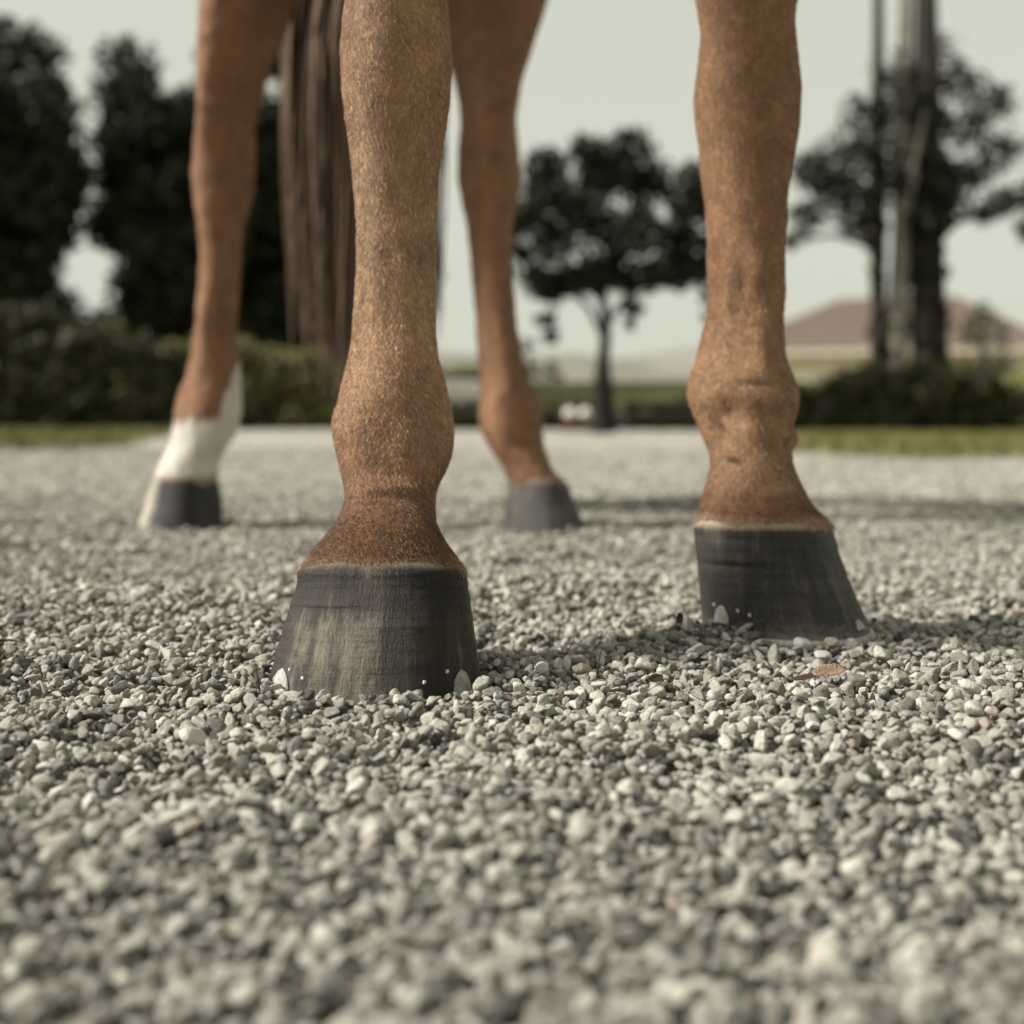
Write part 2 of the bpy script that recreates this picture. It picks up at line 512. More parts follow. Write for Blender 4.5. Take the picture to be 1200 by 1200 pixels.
for x, y, r in zip(cand_x, cand_y, sizes):
    blocked = False
    for (hx, hy, ra, rb) in HOOF_SPOTS:
        if ((x - hx) / (ra - 0.006)) ** 2 + ((y - hy) / (rb - 0.006)) ** 2 < 1:
            blocked = True
    if blocked: continue
    k = max(2, min(Rmax, int(round(r / cell * 0.86))))
    ci, cj = int((y - y0) / cell), int((x - x0) / cell)
    best = None
    for q in range(3):
        bi, bj = (ci, cj) if q == 0 else (ci + random.randint(-5, 5), cj + random.randint(-5, 5))
        if bi - k < 0 or bj - k < 0 or bi + k + 1 > H_ or bj + k + 1 > W_: continue
        hv = hf[bi, bj] + hf[bi - k, bj] + hf[bi + k, bj] + hf[bi, bj - k] + hf[bi, bj + k]
        if best is None or hv < best[0]: best = (hv, bi, bj)
    if best is None: continue
    hv, bi, bj = best
    m, cap = kern[k]
    win = hf[bi - k:bi + k + 1, bj - k:bj + k + 1]
    zc = win[m].mean() + 0.62 * r
    np.maximum(win, np.where(m, zc + cap * 0.80, -9), out=win)
    pts.append((x0 + (bj + 0.5) * cell, y0 + (bi + 0.5) * cell, zc))
    scl.append(r)
pts = np.array(pts); scl = np.array(scl)
# past the heap: single stones lying on the packed ground
nf = 45000
fy = 2.5 + 4.5 * rng.uniform(0, 1, nf) ** 1.3
fx = rng.uniform(-1, 1, nf) * (0.3 + 0.44 * fy)
fr = np.clip(np.exp(rng.normal(math.log(0.0048), 0.25, nf)), 0.003, 0.008)
fz = terrain(fx, fy) + 0.25 * fr
pts = np.concatenate([pts, np.stack([fx, fy, fz], 1)]); scl = np.concatenate([scl, fr])
n_all = len(pts)
# lying roughly flat: any heading, some tilt
rot = np.stack([rng.normal(0, 0.45, n_all), rng.normal(0, 0.45, n_all), rng.uniform(0, 2 * PI, n_all)], 1)
idx = rng.integers(0, len(STONES), n_all)
s3 = scl[:, None] * rng.uniform(0.85, 1.2, (n_all, 3))

# the 300 that show largest are single objects on the ground
pxs = CX + F * pts[:, 0] / pts[:, 1]
pys = HY + F * (CAMH - pts[:, 2]) / pts[:, 1]
surf = hf[np.clip(((pts[:, 1] - y0) / cell).astype(int), 0, H_ - 1), np.clip(((pts[:, 0] - x0) / cell).astype(int), 0, W_ - 1)]
shown = (pxs > 5) & (pxs < 1195) & (pys > 690) & (pys < 890) & (pts[:, 2] + 0.9 * scl > surf) & (pts[:, 1] < 2.4)
score = np.where(shown, scl / pts[:, 1], -1)
big = np.argsort(-score)[:300]
for i in big:
    o = bpy.data.objects.new('stone', STONES[idx[i]])
    C.objects.link(o)
    o.parent = ground
    o.location = pts[i]; o.rotation_euler = rot[i]; o.scale = s3[i]
rest = np.ones(n_all, dtype=bool); rest[big] = False

stone_col = bpy.data.collections.new('stone_shapes')
for i, me in enumerate(STONES):
    stone_col.objects.link(bpy.data.objects.new('stone_shape_%02d' % i, me))
gme = bpy.data.meshes.new('loose_gravel')
gp = pts[rest]
gme.vertices.add(len(gp))
gme.vertices.foreach_set('co', gp.astype(np.float32).ravel())
for nm, ty, arr in (('rot', 'FLOAT_VECTOR', rot[rest]), ('scl', 'FLOAT_VECTOR', s3[rest])):
    at = gme.attributes.new(nm, ty, 'POINT')
    at.data.foreach_set('vector', arr.astype(np.float32).ravel())
at = gme.attributes.new('pick', 'INT', 'POINT')
at.data.foreach_set('value', idx[rest].astype(np.int32))
gravel = link('loose_gravel', gme)
gravel.data.materials.append(M_STONE)
ng = bpy.data.node_groups.new('scatter_stones', 'GeometryNodeTree')
ng.interface.new_socket('Geometry', in_out='INPUT', socket_type='NodeSocketGeometry')
ng.interface.new_socket('Geometry', in_out='OUTPUT', socket_type='NodeSocketGeometry')
gi, go = ng.nodes.new('NodeGroupInput'), ng.nodes.new('NodeGroupOutput')
m2p = ng.nodes.new('GeometryNodeMeshToPoints')
iop = ng.nodes.new('GeometryNodeInstanceOnPoints')
ci_ = ng.nodes.new('GeometryNodeCollectionInfo')
ci_.inputs['Collection'].default_value = stone_col
ci_.inputs['Separate Children'].default_value = True
ci_.inputs['Reset Children'].default_value = True
def named(nm, ty):
    a = ng.nodes.new('GeometryNodeInputNamedAttribute')
    a.data_type = ty
    a.inputs['Name'].default_value = nm
    return a.outputs['Attribute']
e2r = ng.nodes.new('FunctionNodeEulerToRotation')
L = ng.links.new
L(gi.outputs[0], m2p.inputs['Mesh'])
L(m2p.outputs[0], iop.inputs['Points'])
L(ci_.outputs[0], iop.inputs['Instance'])
iop.inputs['Pick Instance'].default_value = True
L(named('pick', 'INT'), iop.inputs['Instance Index'])
L(named('rot', 'FLOAT_VECTOR'), e2r.inputs[0])
L(e2r.outputs[0], iop.inputs['Rotation'])
L(named('scl', 'FLOAT_VECTOR'), iop.inputs['Scale'])
L(iop.outputs[0], go.inputs[0])
gm = gravel.modifiers.new('scatter', 'NODES')
gm.node_group = ng
tag(gravel, 'pale grey crushed gravel covering the yard', 'gravel', kind='stuff')

# ------------------------------------------------------------------ the horse
NA = 96
TH = np.arange(NA) / NA * 2 * PI           # 0 = towards the toe, going round

def smooth1(a, s):
    if s <= 0: return a
    k = np.arange(-int(3 * s), int(3 * s) + 1)
    g = np.exp(-0.5 * (k / s) ** 2); g /= g.sum()
    pad = len(k) // 2
    sl0, sl1 = a[1] - a[0], a[-1] - a[-2]
    ap = np.concatenate([a[0] + sl0 * np.arange(-pad, 0), a, a[-1] + sl1 * np.arange(1, pad + 1)])
    return np.convolve(ap, g, 'valid')

class Limb:
    """rings stacked down a limb. rows: py, left px, right px; prof: py, Y, front depth, back depth, tilt"""
    def __init__(s, rows, prof, yaw, step=2.0, sm=2.2, groove=0.0, power=(2.0, 2.0), relief=(), edge=0.0, lump=0.0):
        rows = np.array(rows, float); prof = np.array(prof, float)
        s.py = np.arange(rows[0, 0], rows[-1, 0] + 0.01, step)
        s.Lx = smooth1(np.interp(s.py, rows[:, 0], rows[:, 1]), sm)
        s.Rx = smooth1(np.interp(s.py, rows[:, 0], rows[:, 2]), sm)
        c = [smooth1(np.interp(s.py, prof[:, 0], prof[:, k]), sm * 2.5) for k in range(1, 5)]
        s.Y, bf, bb, tilt = c
        psi = math.radians(yaw)
        fwd = np.array((math.sin(psi), -math.cos(psi))); lat = np.array((math.cos(psi), math.sin(psi)))
        s.rings = []
        for i in range(len(s.py)):
            xL = (s.Lx[i] - CX) / F * s.Y[i]; xR = (s.Rx[i] - CX) / F * s.Y[i]
            z = CAMH - (s.py[i] - HY) / F * s.Y[i]
            ct, st = np.cos(TH), np.sin(TH)
            pf = np.where(ct > 0, power[0], power[1])
            wv = np.sign(ct) * np.abs(ct) ** (2 / pf) * np.where(ct > 0, bf[i], bb[i])
            uv = np.sign(st) * np.abs(st) ** (2 / pf) * (xR - xL) / 2
            if groove:
                g = 1 - groove * np.exp(-((np.abs(np.angle(np.exp(1j * TH))) - math.radians(112)) / 0.28) ** 2)
                uv = uv * g; wv = wv * g
            ox = uv * lat[0] + wv * fwd[0]; oy = uv * lat[1] + wv * fwd[1]
            x = xL + (ox - ox.min()) / (ox.max() - ox.min()) * (xR - xL)
            y = s.Y[i] + oy
            r = np.stack([x, y, z - tilt[i] * oy], 1)
            if relief:
                cx, cy = (xL + xR) / 2, s.Y[i]
                ang = np.degrees(np.arctan2(x - cx, -(y - cy)))          # 0 faces the lens, + to the right
                rad = np.stack([x - cx, y - cy], 1); rad /= np.linalg.norm(rad, axis=1)[:, None] + 1e-9
                d = np.zeros(NA)
                for (rp, ra, sp, sa, slope, amp) in relief:
                    da = (ang - ra - slope * (s.py[i] - rp) + 180) % 360 - 180
                    d += amp * np.exp(-((s.py[i] - rp) / sp) ** 2 - (da / sa) ** 2)
                r[:, :2] += rad * d[:, None]
            if lump:
                c2 = np.array(((xL + xR) / 2, s.Y[i]))
                rd = r[:, :2] - c2; rd /= np.linalg.norm(rd, axis=1)[:, None]
                st_ = r * np.array((1, 1, 0.55))
                d = 1.0 * vnoise(r, 38, 61) + 0.6 * (1 - 2.2 * np.abs(vnoise(st_, 55, 62))) + 0.35 * vnoise(r, 110, 63)
                r[:, :2] += rd * (lump * d)[:, None]
            if edge:
                q = np.stack([np.cos(TH) * 3.0, np.sin(TH) * 3.0, np.full(NA, s.py[i] * 0.11)], 1)
                q2 = np.stack([np.cos(TH) * 9.0, np.sin(TH) * 9.0, np.full(NA, s.py[i] * 0.05)], 1)
                c2 = np.array(((xL + xR) / 2, s.Y[i]))
                rd = r[:, :2] - c2; rd /= np.linalg.norm(rd, axis=1)[:, None]
                r[:, :2] += rd * (edge * (vnoise(q, 1.0, 17) + 0.5 * vnoise(q2, 1.0, 18)))[:, None]
            s.rings.append(r)
        s.rings = np.array(s.rings)
    def mesh(s, cap_top=True, cap_bot=True):
        nr = len(s.rings)
        V = s.rings.reshape(-1, 3)
        q = []
        for i in range(nr - 1):
            a = i * NA + np.arange(NA); b = i * NA + (np.arange(NA) + 1) % NA
            q.append(np.stack([a, a + NA, b + NA, b], 1))
        q = np.concatenate(q)
        faces = [tuple(f) for f in q]
        V = list(map(tuple, V))
        if cap_top:
            V.append(tuple(s.rings[0].mean(0)))
            faces += [((k + 1) % NA, len(V) - 1, k) for k in range(NA)]
        if cap_bot:
            V.append(tuple(s.rings[-1].mean(0)))
            o = (nr - 1) * NA
            faces += [(o + k, len(V) - 1, o + (k + 1) % NA) for k in range(NA)]
        return V, faces

# silhouettes: row, left, right
near_rows = [(-640, 335, 612), (-450, 352, 590), (-300, 372, 560), (-150, 395, 535), (-40, 411, 521), (10, 406, 523), (60, 401, 527), (110, 403, 526),
             (150, 409, 521), (200, 416, 513), (250, 419, 510), (305, 420, 509), (335, 419, 508), (388, 415, 508), (420, 410.5, 511.5), (447, 404, 520),
             (473, 397, 526), (490, 391.5, 528.5), (500, 389.5, 529.5), (513, 389.5, 530), (529, 393, 528), (551, 400.5, 521), (572, 405.5, 511.5), (583, 407.5, 510.5),
             (593, 404.5, 510), (605, 400, 510), (616, 394.5, 512), (635, 380, 521), (648, 369, 530), (664, 356, 541), (672, 354, 543)]
near_prof = [(-640, 1.02, 0.10, 0.13, 0), (-450, 1.0, 0.085, 0.11, 0), (-150, 0.985, 0.055, 0.075, 0), (10, 0.985, 0.050, 0.055, 0), (90, 0.985, 0.050, 0.058, 0), (160, 0.988, 0.040, 0.052, 0),
             (250, 0.99, 0.030, 0.044, 0), (380, 0.99, 0.030, 0.045, 0), (440, 0.982, 0.036, 0.052, 0), (505, 0.972, 0.042, 0.060, 0), (560, 0.955, 0.037, 0.048, 0.05),
             (600, 0.938, 0.036, 0.044, 0.12), (640, 0.922, 0.045, 0.058, 0.15), (672, 0.914, 0.053, 0.070, 0.15)]
near_rel = [(523, -62, 20, 22, 0, -0.0053), (500, -30, 26, 24, 0, 0.0033), (556, -18, 14, 40, 0, -0.0027), (585, 10, 9, 46, 0, -0.0024), (571, 8, 7, 40, 0, 0.0021),
            (575, 62, 16, 18, 0, -0.0045), (543, 60, 14, 20, 0, 0.0018), (455, -10, 26, 30, 0, 0.0033), (430, 40, 30, 18, 0.1, -0.0033), (380, -48, 80, 14, 0, -0.0024),
            (360, 18, 70, 16, 0.05, 0.0021), (470, 68, 24, 16, 0, -0.0024), (640, -40, 14, 30, 0, 0.0018), (620, 30, 18, 28, 0, 0.0018), (604, -40, 9, 30, 0, -0.0021)]
right_rows = [(-480, 765, 1005), (-350, 780, 985), (-200, 797, 962), (-60, 815, 938), (30, 827, 925), (70, 824, 928), (110, 819, 934), (150, 820, 932), (190, 825, 927), (230, 831, 920),
              (280, 833.5, 918), (305, 834, 918), (343, 833.5, 916), (365, 832, 915.5), (391, 827, 916.5), (408, 823, 917), (426, 818, 920), (443, 811.5, 928), (460, 808.5, 933),
              (473, 811, 932), (488, 818, 927.5), (504, 824.5, 925), (517, 831, 924), (527, 836, 923.5), (545, 837.5, 925.5), (560, 834, 932), (577, 829, 939), (592, 825.5, 949),
              (603, 822.5, 961), (612, 819.5, 970), (619, 818.5, 972)]
right_prof = [(-480, 1.14, 0.10, 0.13, 0), (-200, 1.13, 0.07, 0.09, 0), (30, 1.13, 0.050, 0.055, 0), (110, 1.13, 0.052, 0.058, 0), (190, 1.132, 0.040, 0.050, 0), (280, 1.135, 0.032, 0.044, 0),
              (400, 1.135, 0.032, 0.046, 0), (460, 1.125, 0.044, 0.060, 0), (510, 1.115, 0.040, 0.050, 0), (545, 1.105, 0.036, 0.044, 0.04), (590, 1.092, 0.046, 0.058, 0.06), (619, 1.085, 0.054, 0.068, 0.04)]
right_rel = [(483, -32, 14, 20, 0, -0.0084), (468, -38, 22, 26, 0, -0.0044), (492, -16, 10, 18, 0, -0.0029), (465, 10, 16, 26, 0, 0.0064), (452, 5, 5, 22, 0, -0.0029),
             (443, -10, 14, 26, 0, 0.0051), (505, -58, 16, 14, 0, -0.0073), (533, -44, 7, 16, 0.8, 0.0044), (543, -38, 6, 20, 0.8, -0.0029), (515, 62, 12, 8, -0.9, 0.0082), (517, 52, 14, 7, -0.9, -0.0073),
             (545, -8, 18, 22, 0, 0.0046), (520, 22, 20, 16, 0, -0.0040), (400, 15, 40, 14, -0.1, 0.0064), (395, -22, 45, 12, 0.1, -0.0020), (370, -32, 8, 16, 1.2, -0.0020), (385, -8, 6, 22, 1.4, -0.0018),
             (345, -45, 30, 10, 0, 0.0027), (330, -20, 26, 9, 0.2, -0.0023), (350, 30, 30, 12, 0.2, -0.0040), (320, 5, 18, 10, 0.3, 0.0046), (425, 45, 26, 16, 0, -0.0036), (470, 60, 24, 12, 0, 0.0040),
             (575, 25, 12, 16, 0, 0.0036), (590, -20, 8, 22, 0, -0.0027)]
hindr_rows = [(-130, 470, 690), (-40, 498, 655), (40, 520, 628), (100, 535, 610), (140, 540, 604), (175, 537, 606), (205, 536, 610), (235, 541, 606), (265, 548, 600), (305, 552, 598), (337, 555, 602),
              (379, 558, 605), (413, 560, 610), (442, 562, 618), (464, 561.5, 629), (484, 561, 633.5), (504, 563, 635), (521, 573, 636), (541, 586.5, 642), (555, 595, 650), (566, 598, 660), (574, 597, 666)]
hind_prof = [(-130, 2.14, 0.15, 0.16, 0), (-40, 2.10, 0.11, 0.12, 0), (60, 2.08, 0.075, 0.085, 0), (130, 2.10, 0.058, 0.085, 0), (190, 2.12, 0.056, 0.085, 0), (240, 2.115, 0.048, 0.06, 0), (300, 2.105, 0.036, 0.045, 0),
             (410, 2.09, 0.036, 0.046, 0), (480, 2.075, 0.046, 0.064, 0), (530, 2.06, 0.040, 0.048, 0.05), (574, 2.04, 0.052, 0.066, 0.1)]
hindr_rel = [(505, -55, 14, 22, 0, -0.005), (470, -15, 22, 26, 0, 0.004), (420, 10, 60, 16, 0, 0.004), (400, 48, 60, 16, 0, -0.004), (525, 20, 14, 26, 0, -0.003)]
hindl_rows = [(-130, 245, 385), (-40, 246, 352), (40, 238, 325), (100, 235, 300), (140, 235, 292), (175, 231, 293), (205, 228, 294), (235, 230, 290), (265, 235, 282), (306, 236, 279), (357, 233, 276), (393, 229, 273),
              (422, 225, 277), (442, 218, 279), (461, 209, 280), (481, 205, 280), (498, 205, 277), (515, 201, 270), (535, 194, 256), (549, 187, 252), (563, 183, 251), (571, 181, 252.5)]
hindl_rel = [(505, 55, 14, 22, 0, -0.005), (470, 15, 22, 26, 0, 0.004), (400, -12, 60, 16, 0, 0.004), (400, 40, 60, 16, 0, -0.005)]

legs = [Limb(near_rows, near_prof, 0, relief=near_rel, groove=0.06, lump=0.0008), Limb(right_rows, right_prof, 48, relief=right_rel, groove=0.06, lump=0.0011),
        Limb(hindr_rows, hind_prof, 42, relief=hindr_rel, groove=0.05, lump=0.0016), Limb(hindl_rows, hind_prof, -40, relief=hindl_rel, groove=0.05, lump=0.0016)]

horse = empty('horse', (-0.10, 1.55, 0.0))
tag(horse, 'chestnut horse standing on the gravel, one hind leg with a white sock', 'horse')

def loft(rings):
    """rings: list of (n,3) arrays of one length, closed by end caps"""
    n = len(rings[0]); V = [tuple(p) for r in rings for p in r]; F_ = []
    for i in range(len(rings) - 1):
        for k in range(n):
            F_.append((i * n + k, (i + 1) * n + k, (i + 1) * n + (k + 1) % n, i * n + (k + 1) % n))
    V.append(tuple(np.mean(rings[0], 0))); V.append(tuple(np.mean(rings[-1], 0)))
    for k in range(n):
        F_.append(((k + 1) % n, len(V) - 2, k))
        F_.append(((len(rings) - 1) * n + k, len(V) - 1, (len(rings) - 1) * n + (k + 1) % n))
    return V, F_

A48 = np.arange(48) / 48 * 2 * PI
tr = [(0.80, 0.06, 1.06, 1.28), (0.84, 0.15, 0.96, 1.42), (0.90, 0.215, 0.87, 1.52), (1.05, 0.25, 0.80, 1.60), (1.3, 0.285, 0.79, 1.56), (1.6, 0.30, 0.82, 1.52), (1.85, 0.295, 0.87, 1.55),
      (2.05, 0.29, 0.90, 1.58), (2.22, 0.265, 0.93, 1.55), (2.34, 0.20, 1.0, 1.48), (2.40, 0.11, 1.12, 1.40), (2.415, 0.04, 1.2, 1.32)]
tY = np.linspace(0.80, 2.415, 50)
tra = np.array(tr)
trunk_rings = []
for yv in tY:
    hw, zb, zt = [np.interp(yv, tra[:, 0], tra[:, k]) for k in (1, 2, 3)]
    cxv = 0.058 - 0.285 * (yv - 1.05)
    trunk_rings.append(np.stack([cxv + hw * np.cos(A48), np.full(48, yv) , (zb + zt) / 2 + (zt - zb) / 2 * np.sin(A48)], 1))
# neck and head, above the picture
spine = np.array([(0.05, 1.12, 1.30), (0.07, 0.92, 1.45), (0.085, 0.74, 1.68), (0.10, 0.58, 1.90), (0.11, 0.44, 1.99), (0.12, 0.33, 1.94), (0.13, 0.22, 1.80), (0.14, 0.12, 1.66), (0.142, 0.07, 1.59), (0.143, 0.05, 1.57)])
rads = [(0.18, 0.28), (0.14, 0.24), (0.11, 0.185), (0.095, 0.15), (0.10, 0.13), (0.105, 0.135), (0.085, 0.115), (0.062, 0.085), (0.055, 0.065), (0.03, 0.035)]
neck_rings = []
for i in range(len(spine)):
    d = spine[min(i + 1, len(spine) - 1)] - spine[max(i - 1, 0)]; d /= np.linalg.norm(d)
    side = np.array((1.0, 0, 0)); side -= d * side.dot(d); side /= np.linalg.norm(side)
    up = np.cross(d, side)
    neck_rings.append(np.array([spine[i] + side * rads[i][0] * math.cos(a) + up * rads[i][1] * math.sin(a) for a in A48]))

def fix(V, Fc, name):
    me = bpy.data.meshes.new(name); me.from_pydata(V, [], Fc)
    bm = bmesh.new(); bm.from_mesh(me); bmesh.ops.recalc_face_normals(bm, faces=bm.faces); bm.to_mesh(me); bm.free()
    return me
base = bpy.data.objects.new('body', fix(*loft(trunk_rings), 'body'))
C.objects.link(base)
tmp = []
for me in [fix(*l.mesh(), 'limb') for l in legs] + [fix(*loft(neck_rings), 'neck')]:
    o = bpy.data.objects.new('limb', me); C.objects.link(o); tmp.append(o)
    bo = base.modifiers.new('join', 'BOOLEAN'); bo.operation = 'UNION'; bo.object = o; bo.solver = 'EXACT'
dg = bpy.context.evaluated_depsgraph_get()
dg.update()
body_me = bpy.data.meshes.new_from_object(base.evaluated_get(dg))
base.modifiers.clear()
for o in tmp: bpy.data.objects.remove(o)
bpy.data.objects.remove(base)
# coat colour: chestnut, dun-grey cannon with a painted highlight, darker pasterns, one white sock
def coat_col(p):
    n1 = vnoise(p, 30, 1); n2 = vnoise(p, 90, 2); n3 = vnoise(p * np.array([1, 1, 0.4]), 160, 4)
    x, y, z = p[:, 0], p[:, 1], p[:, 2]
    col = np.tile(np.array([0.200, 0.112, 0.058]), (len(p), 1))
    isn = (y < 1.06) & (x < 0.06); isr = (y < 1.3) & ~isn; ish = ~isn & ~isr
    # near foreleg
    k = np.interp(z, [0.06, 0.085, 0.105, 0.13, 0.17, 0.22, 0.30, 0.40], [0, 1, 2, 3, 4, 5, 6, 7])
    tab = np.array([(0.30, 0.24, 0.17), (0.075, 0.042, 0.021), (0.088, 0.052, 0.029), (0.140, 0.088, 0.053), (0.215, 0.145, 0.092), (0.235, 0.165, 0.105), (0.220, 0.158, 0.098), (0.200, 0.135, 0.08)])
    kk = np.clip(k, 0, 6.999); i = kk.astype(int); f = (kk - i)[:, None]
    cn = tab[i] * (1 - f) + tab[i + 1] * f
    # grey highlight painted high on the left of the cannon
    gq = np.exp(-(((x + 0.108) / 0.012) ** 2)) * np.clip((z - 0.24) / 0.06, 0, 1)
    cn = cn * (1 - 0.45 * gq[:, None]) + np.array([0.25, 0.21, 0.155]) * 0.45 * gq[:, None]
    kr = np.interp(z, [0.085, 0.10, 0.125, 0.16, 0.21, 0.30], [0, 1, 2, 3, 4, 5])
    tabr = np.array([(0.34, 0.25, 0.17), (0.115, 0.062, 0.031), (0.185, 0.113, 0.063), (0.245, 0.153, 0.088), (0.240, 0.150, 0.085), (0.205, 0.12, 0.064)])
    kk = np.clip(kr, 0, 4.999); i = kk.astype(int); f = (kk - i)[:, None]
    cr = tabr[i] * (1 - f) + tabr[i + 1] * f
    # hind legs
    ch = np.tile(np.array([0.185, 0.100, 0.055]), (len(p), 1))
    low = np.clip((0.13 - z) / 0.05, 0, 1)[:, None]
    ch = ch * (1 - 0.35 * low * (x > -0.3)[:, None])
    edge = 0.180 + 0.008 * n1 + 0.010 * n3 + 0.008 * n2 + np.clip((x + 0.463) / 0.02, 0, 1) * 0.11     # the sock climbs higher on the inner side
    sock = np.clip((edge - z) / 0.016, 0, 1) * (x < -0.3) * (y > 1.7) * (z > 0.06)
    sock = np.where((z < 0.085), sock * 0.35, sock) * (1 - 0.12 * np.clip(n2, 0, 1))
    white = np.tile(np.array([0.53, 0.495, 0.44]), (len(p), 1))
    ch = ch * (1 - sock[:, None]) + white * sock[:, None]
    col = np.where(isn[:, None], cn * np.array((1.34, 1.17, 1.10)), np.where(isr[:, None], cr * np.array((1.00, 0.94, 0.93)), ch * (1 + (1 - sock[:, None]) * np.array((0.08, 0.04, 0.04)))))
    return np.clip(col * (1 + 0.12 * n1 + 0.12 * n2 + 0.12 * n3)[:, None], 0.004, 1)
nv = len(body_me.vertices)
co = np.empty(nv * 3, dtype=np.float32); body_me.vertices.foreach_get('co', co); co = co.reshape(-1, 3).astype(float)
ca = body_me.color_attributes.new('coat', 'FLOAT_COLOR', 'POINT')
ca.data.foreach_set('color', np.concatenate([coat_col(co), np.ones((nv, 1))], 1).astype(np.float32).ravel())
body_me.polygons.foreach_set('use_smooth', np.ones(len(body_me.polygons), dtype=bool))
body_me.materials.clear()
body = link('body', body_me, M_SKIN, horse)

# short coat hair on the legs in view
body_me.calc_loop_triangles()
nt_ = len(body_me.loop_triangles)
ti = np.empty(nt_ * 3, dtype=np.int32); body_me.loop_triangles.foreach_get('vertices', ti); ti = ti.reshape(-1, 3)
vn = np.empty(nv * 3, dtype=np.float32); body_me.vertices.foreach_get('normal', vn); vn = vn.reshape(-1, 3).astype(float)
A_, B_, C_ = co[ti[:, 0]], co[ti[:, 1]], co[ti[:, 2]]
area = 0.5 * np.linalg.norm(np.cross(B_ - A_, C_ - A_), axis=1)
cen = (A_ + B_ + C_) / 3
def hairs(sel, count, length, radius):
    ids = np.where(sel)[0]
    pr = area[ids] / area[ids].sum()
    t = rng.choice(ids, count, p=pr)
    u, v = rng.uniform(0, 1, count), rng.uniform(0, 1, count)
    fl = u + v > 1; u[fl] = 1 - u[fl]; v[fl] = 1 - v[fl]
    wgt = (1 - u - v)[:, None]; u = u[:, None]; v = v[:, None]
    p = A_[t] * wgt + B_[t] * u + C_[t] * v
    n = vn[ti[t, 0]] * wgt + vn[ti[t, 1]] * u + vn[ti[t, 2]] * v
    n /= np.linalg.norm(n, axis=1)[:, None]
    d = np.array([0, 0, -1.0]) - n * (-n[:, 2])[:, None]
    d += rng.normal(0, 0.30, (count, 3)); swirl = vnoise(p, 40, 21)
    d += np.cross(n, d) * (0.5 * swirl)[:, None]
    d -= n * (d * n).sum(1)[:, None]; d /= np.linalg.norm(d, axis=1)[:, None]
    fringe = np.where((p[:, 1] < 1.06) & (p[:, 0] < 0.06), 0.082, 0.096)
    ln = (length * rng.uniform(0.6, 1.25, count) * (1 + 0.5 * np.clip((fringe - p[:, 2]) / 0.006, 0, 1)))[:, None]
    up = rng.uniform(0.30, 0.60, count)[:, None]
    p0 = p - n * 0.0004
    p1 = p + (d * 0.5 + n * up * 0.55) * ln
    p2 = p + (d * 1.0 + n * up * 0.55) * ln
    c = coat_col(p) * np.exp(rng.normal(0.12, 0.55, count))[:, None]
    return np.stack([p0, p1, p2], 1), np.tile(np.array([radius, radius * 0.85, radius * 0.25]), (count, 1)), np.clip(c, 0.005, 0.95)
zc_ = cen[:, 2]
sets = [hairs((cen[:, 1] < 1.06) & (cen[:, 0] < 0.06) & (zc_ < 0.53), 120000, 0.0040, 0.000105),
        hairs((cen[:, 1] < 1.25) & (cen[:, 0] > 0.06) & (zc_ < 0.56), 80000, 0.0042, 0.000095),
        hairs((cen[:, 1] < 1.06) & (cen[:, 0] < 0.06) & (zc_ < 0.0835), 7000, 0.0036, 0.000105),
        hairs((cen[:, 1] < 1.25) & (cen[:, 0] > 0.06) & (zc_ < 0.0965), 3500, 0.0034, 0.00011),
        hairs((cen[:, 1] > 1.8) & (zc_ < 0.90), 40000, 0.0055, 0.00022)]
hp = np.concatenate([s[0] for s in sets]); hr = np.concatenate([s[1] for s in sets]); hc = np.concatenate([s[2] for s in sets])
hcv = bpy.data.hair_curves.new('coat_hair')
hcv.add_curves([3] * len(hp))
hcv.points.foreach_set('position', hp.astype(np.float32).ravel())
hcv.points.foreach_set('radius', hr.astype(np.float32).ravel())
at = hcv.attributes.new('coat', 'FLOAT_COLOR', 'CURVE')
at.data.foreach_set('color', np.concatenate([hc, np.ones((len(hc), 1))], 1).astype(np.float32).ravel())
hair_o = link('coat_hair', hcv, M_HAIR, horse)

# hooves ---------------------------------------------------------------
def make_hoof(rows, prof, yaw, m, relief=(), shoe=True):
    h = Limb(rows, prof, yaw, step=1.5, sm=1.2, power=(2.15, 2.5), relief=relief, edge=0.00045)
    V, Fc = h.mesh(True, True)
    me = fix(V, Fc, 'hoof')
    uvl = me.uv_layers.new(name='horn')
    nr = len(h.rings)
    U = np.empty(len(me.loops), dtype=np.int32); me.loops.foreach_get('vertex_index', U)
    th = (U % NA) / NA; vv = 1 - (U // NA) / (nr - 1)
    # angle counted from the heel so that the seam lies at the back
    th = (th + 0.5) % 1.0
    capm = U >= nr * NA
    vv = np.where(capm, 1.0, vv)
    uvl.data.foreach_set('uv', np.stack([th, vv], 1).astype(np.float32).ravel())
    me.polygons.foreach_set('use_smooth', np.ones(len(me.polygons), dtype=bool))
    o = link('hoof', me, m, horse)
    h.obj = o
    return h

def hoof_sub(h, name, V, Fc, m, smooth=True):
    me = fix(V, Fc, name)
    if smooth: me.polygons.foreach_set('use_smooth', np.ones(len(me.polygons), dtype=bool))
    o = bpy.data.objects.new(name, me); C.objects.link(o); me.materials.append(m)
    o.parent = h.obj
    o.matrix_parent_inverse = Matrix.Identity(4)
    return o

def spot(h, px, py):
    """ring and angle of the wall point seen at a pixel"""
    R = h.rings
    qx = CX + F * R[..., 0] / R[..., 1]; qy = HY + F * (CAMH - R[..., 2]) / R[..., 1]
    front = R[..., 1] < R[..., 1].mean(1)[:, None] + 0.012
    d = (qx - px) ** 2 + (qy - py) ** 2 + (~front) * 1e6
    i, k = np.unravel_index(np.argmin(d), d.shape)
    return i, k

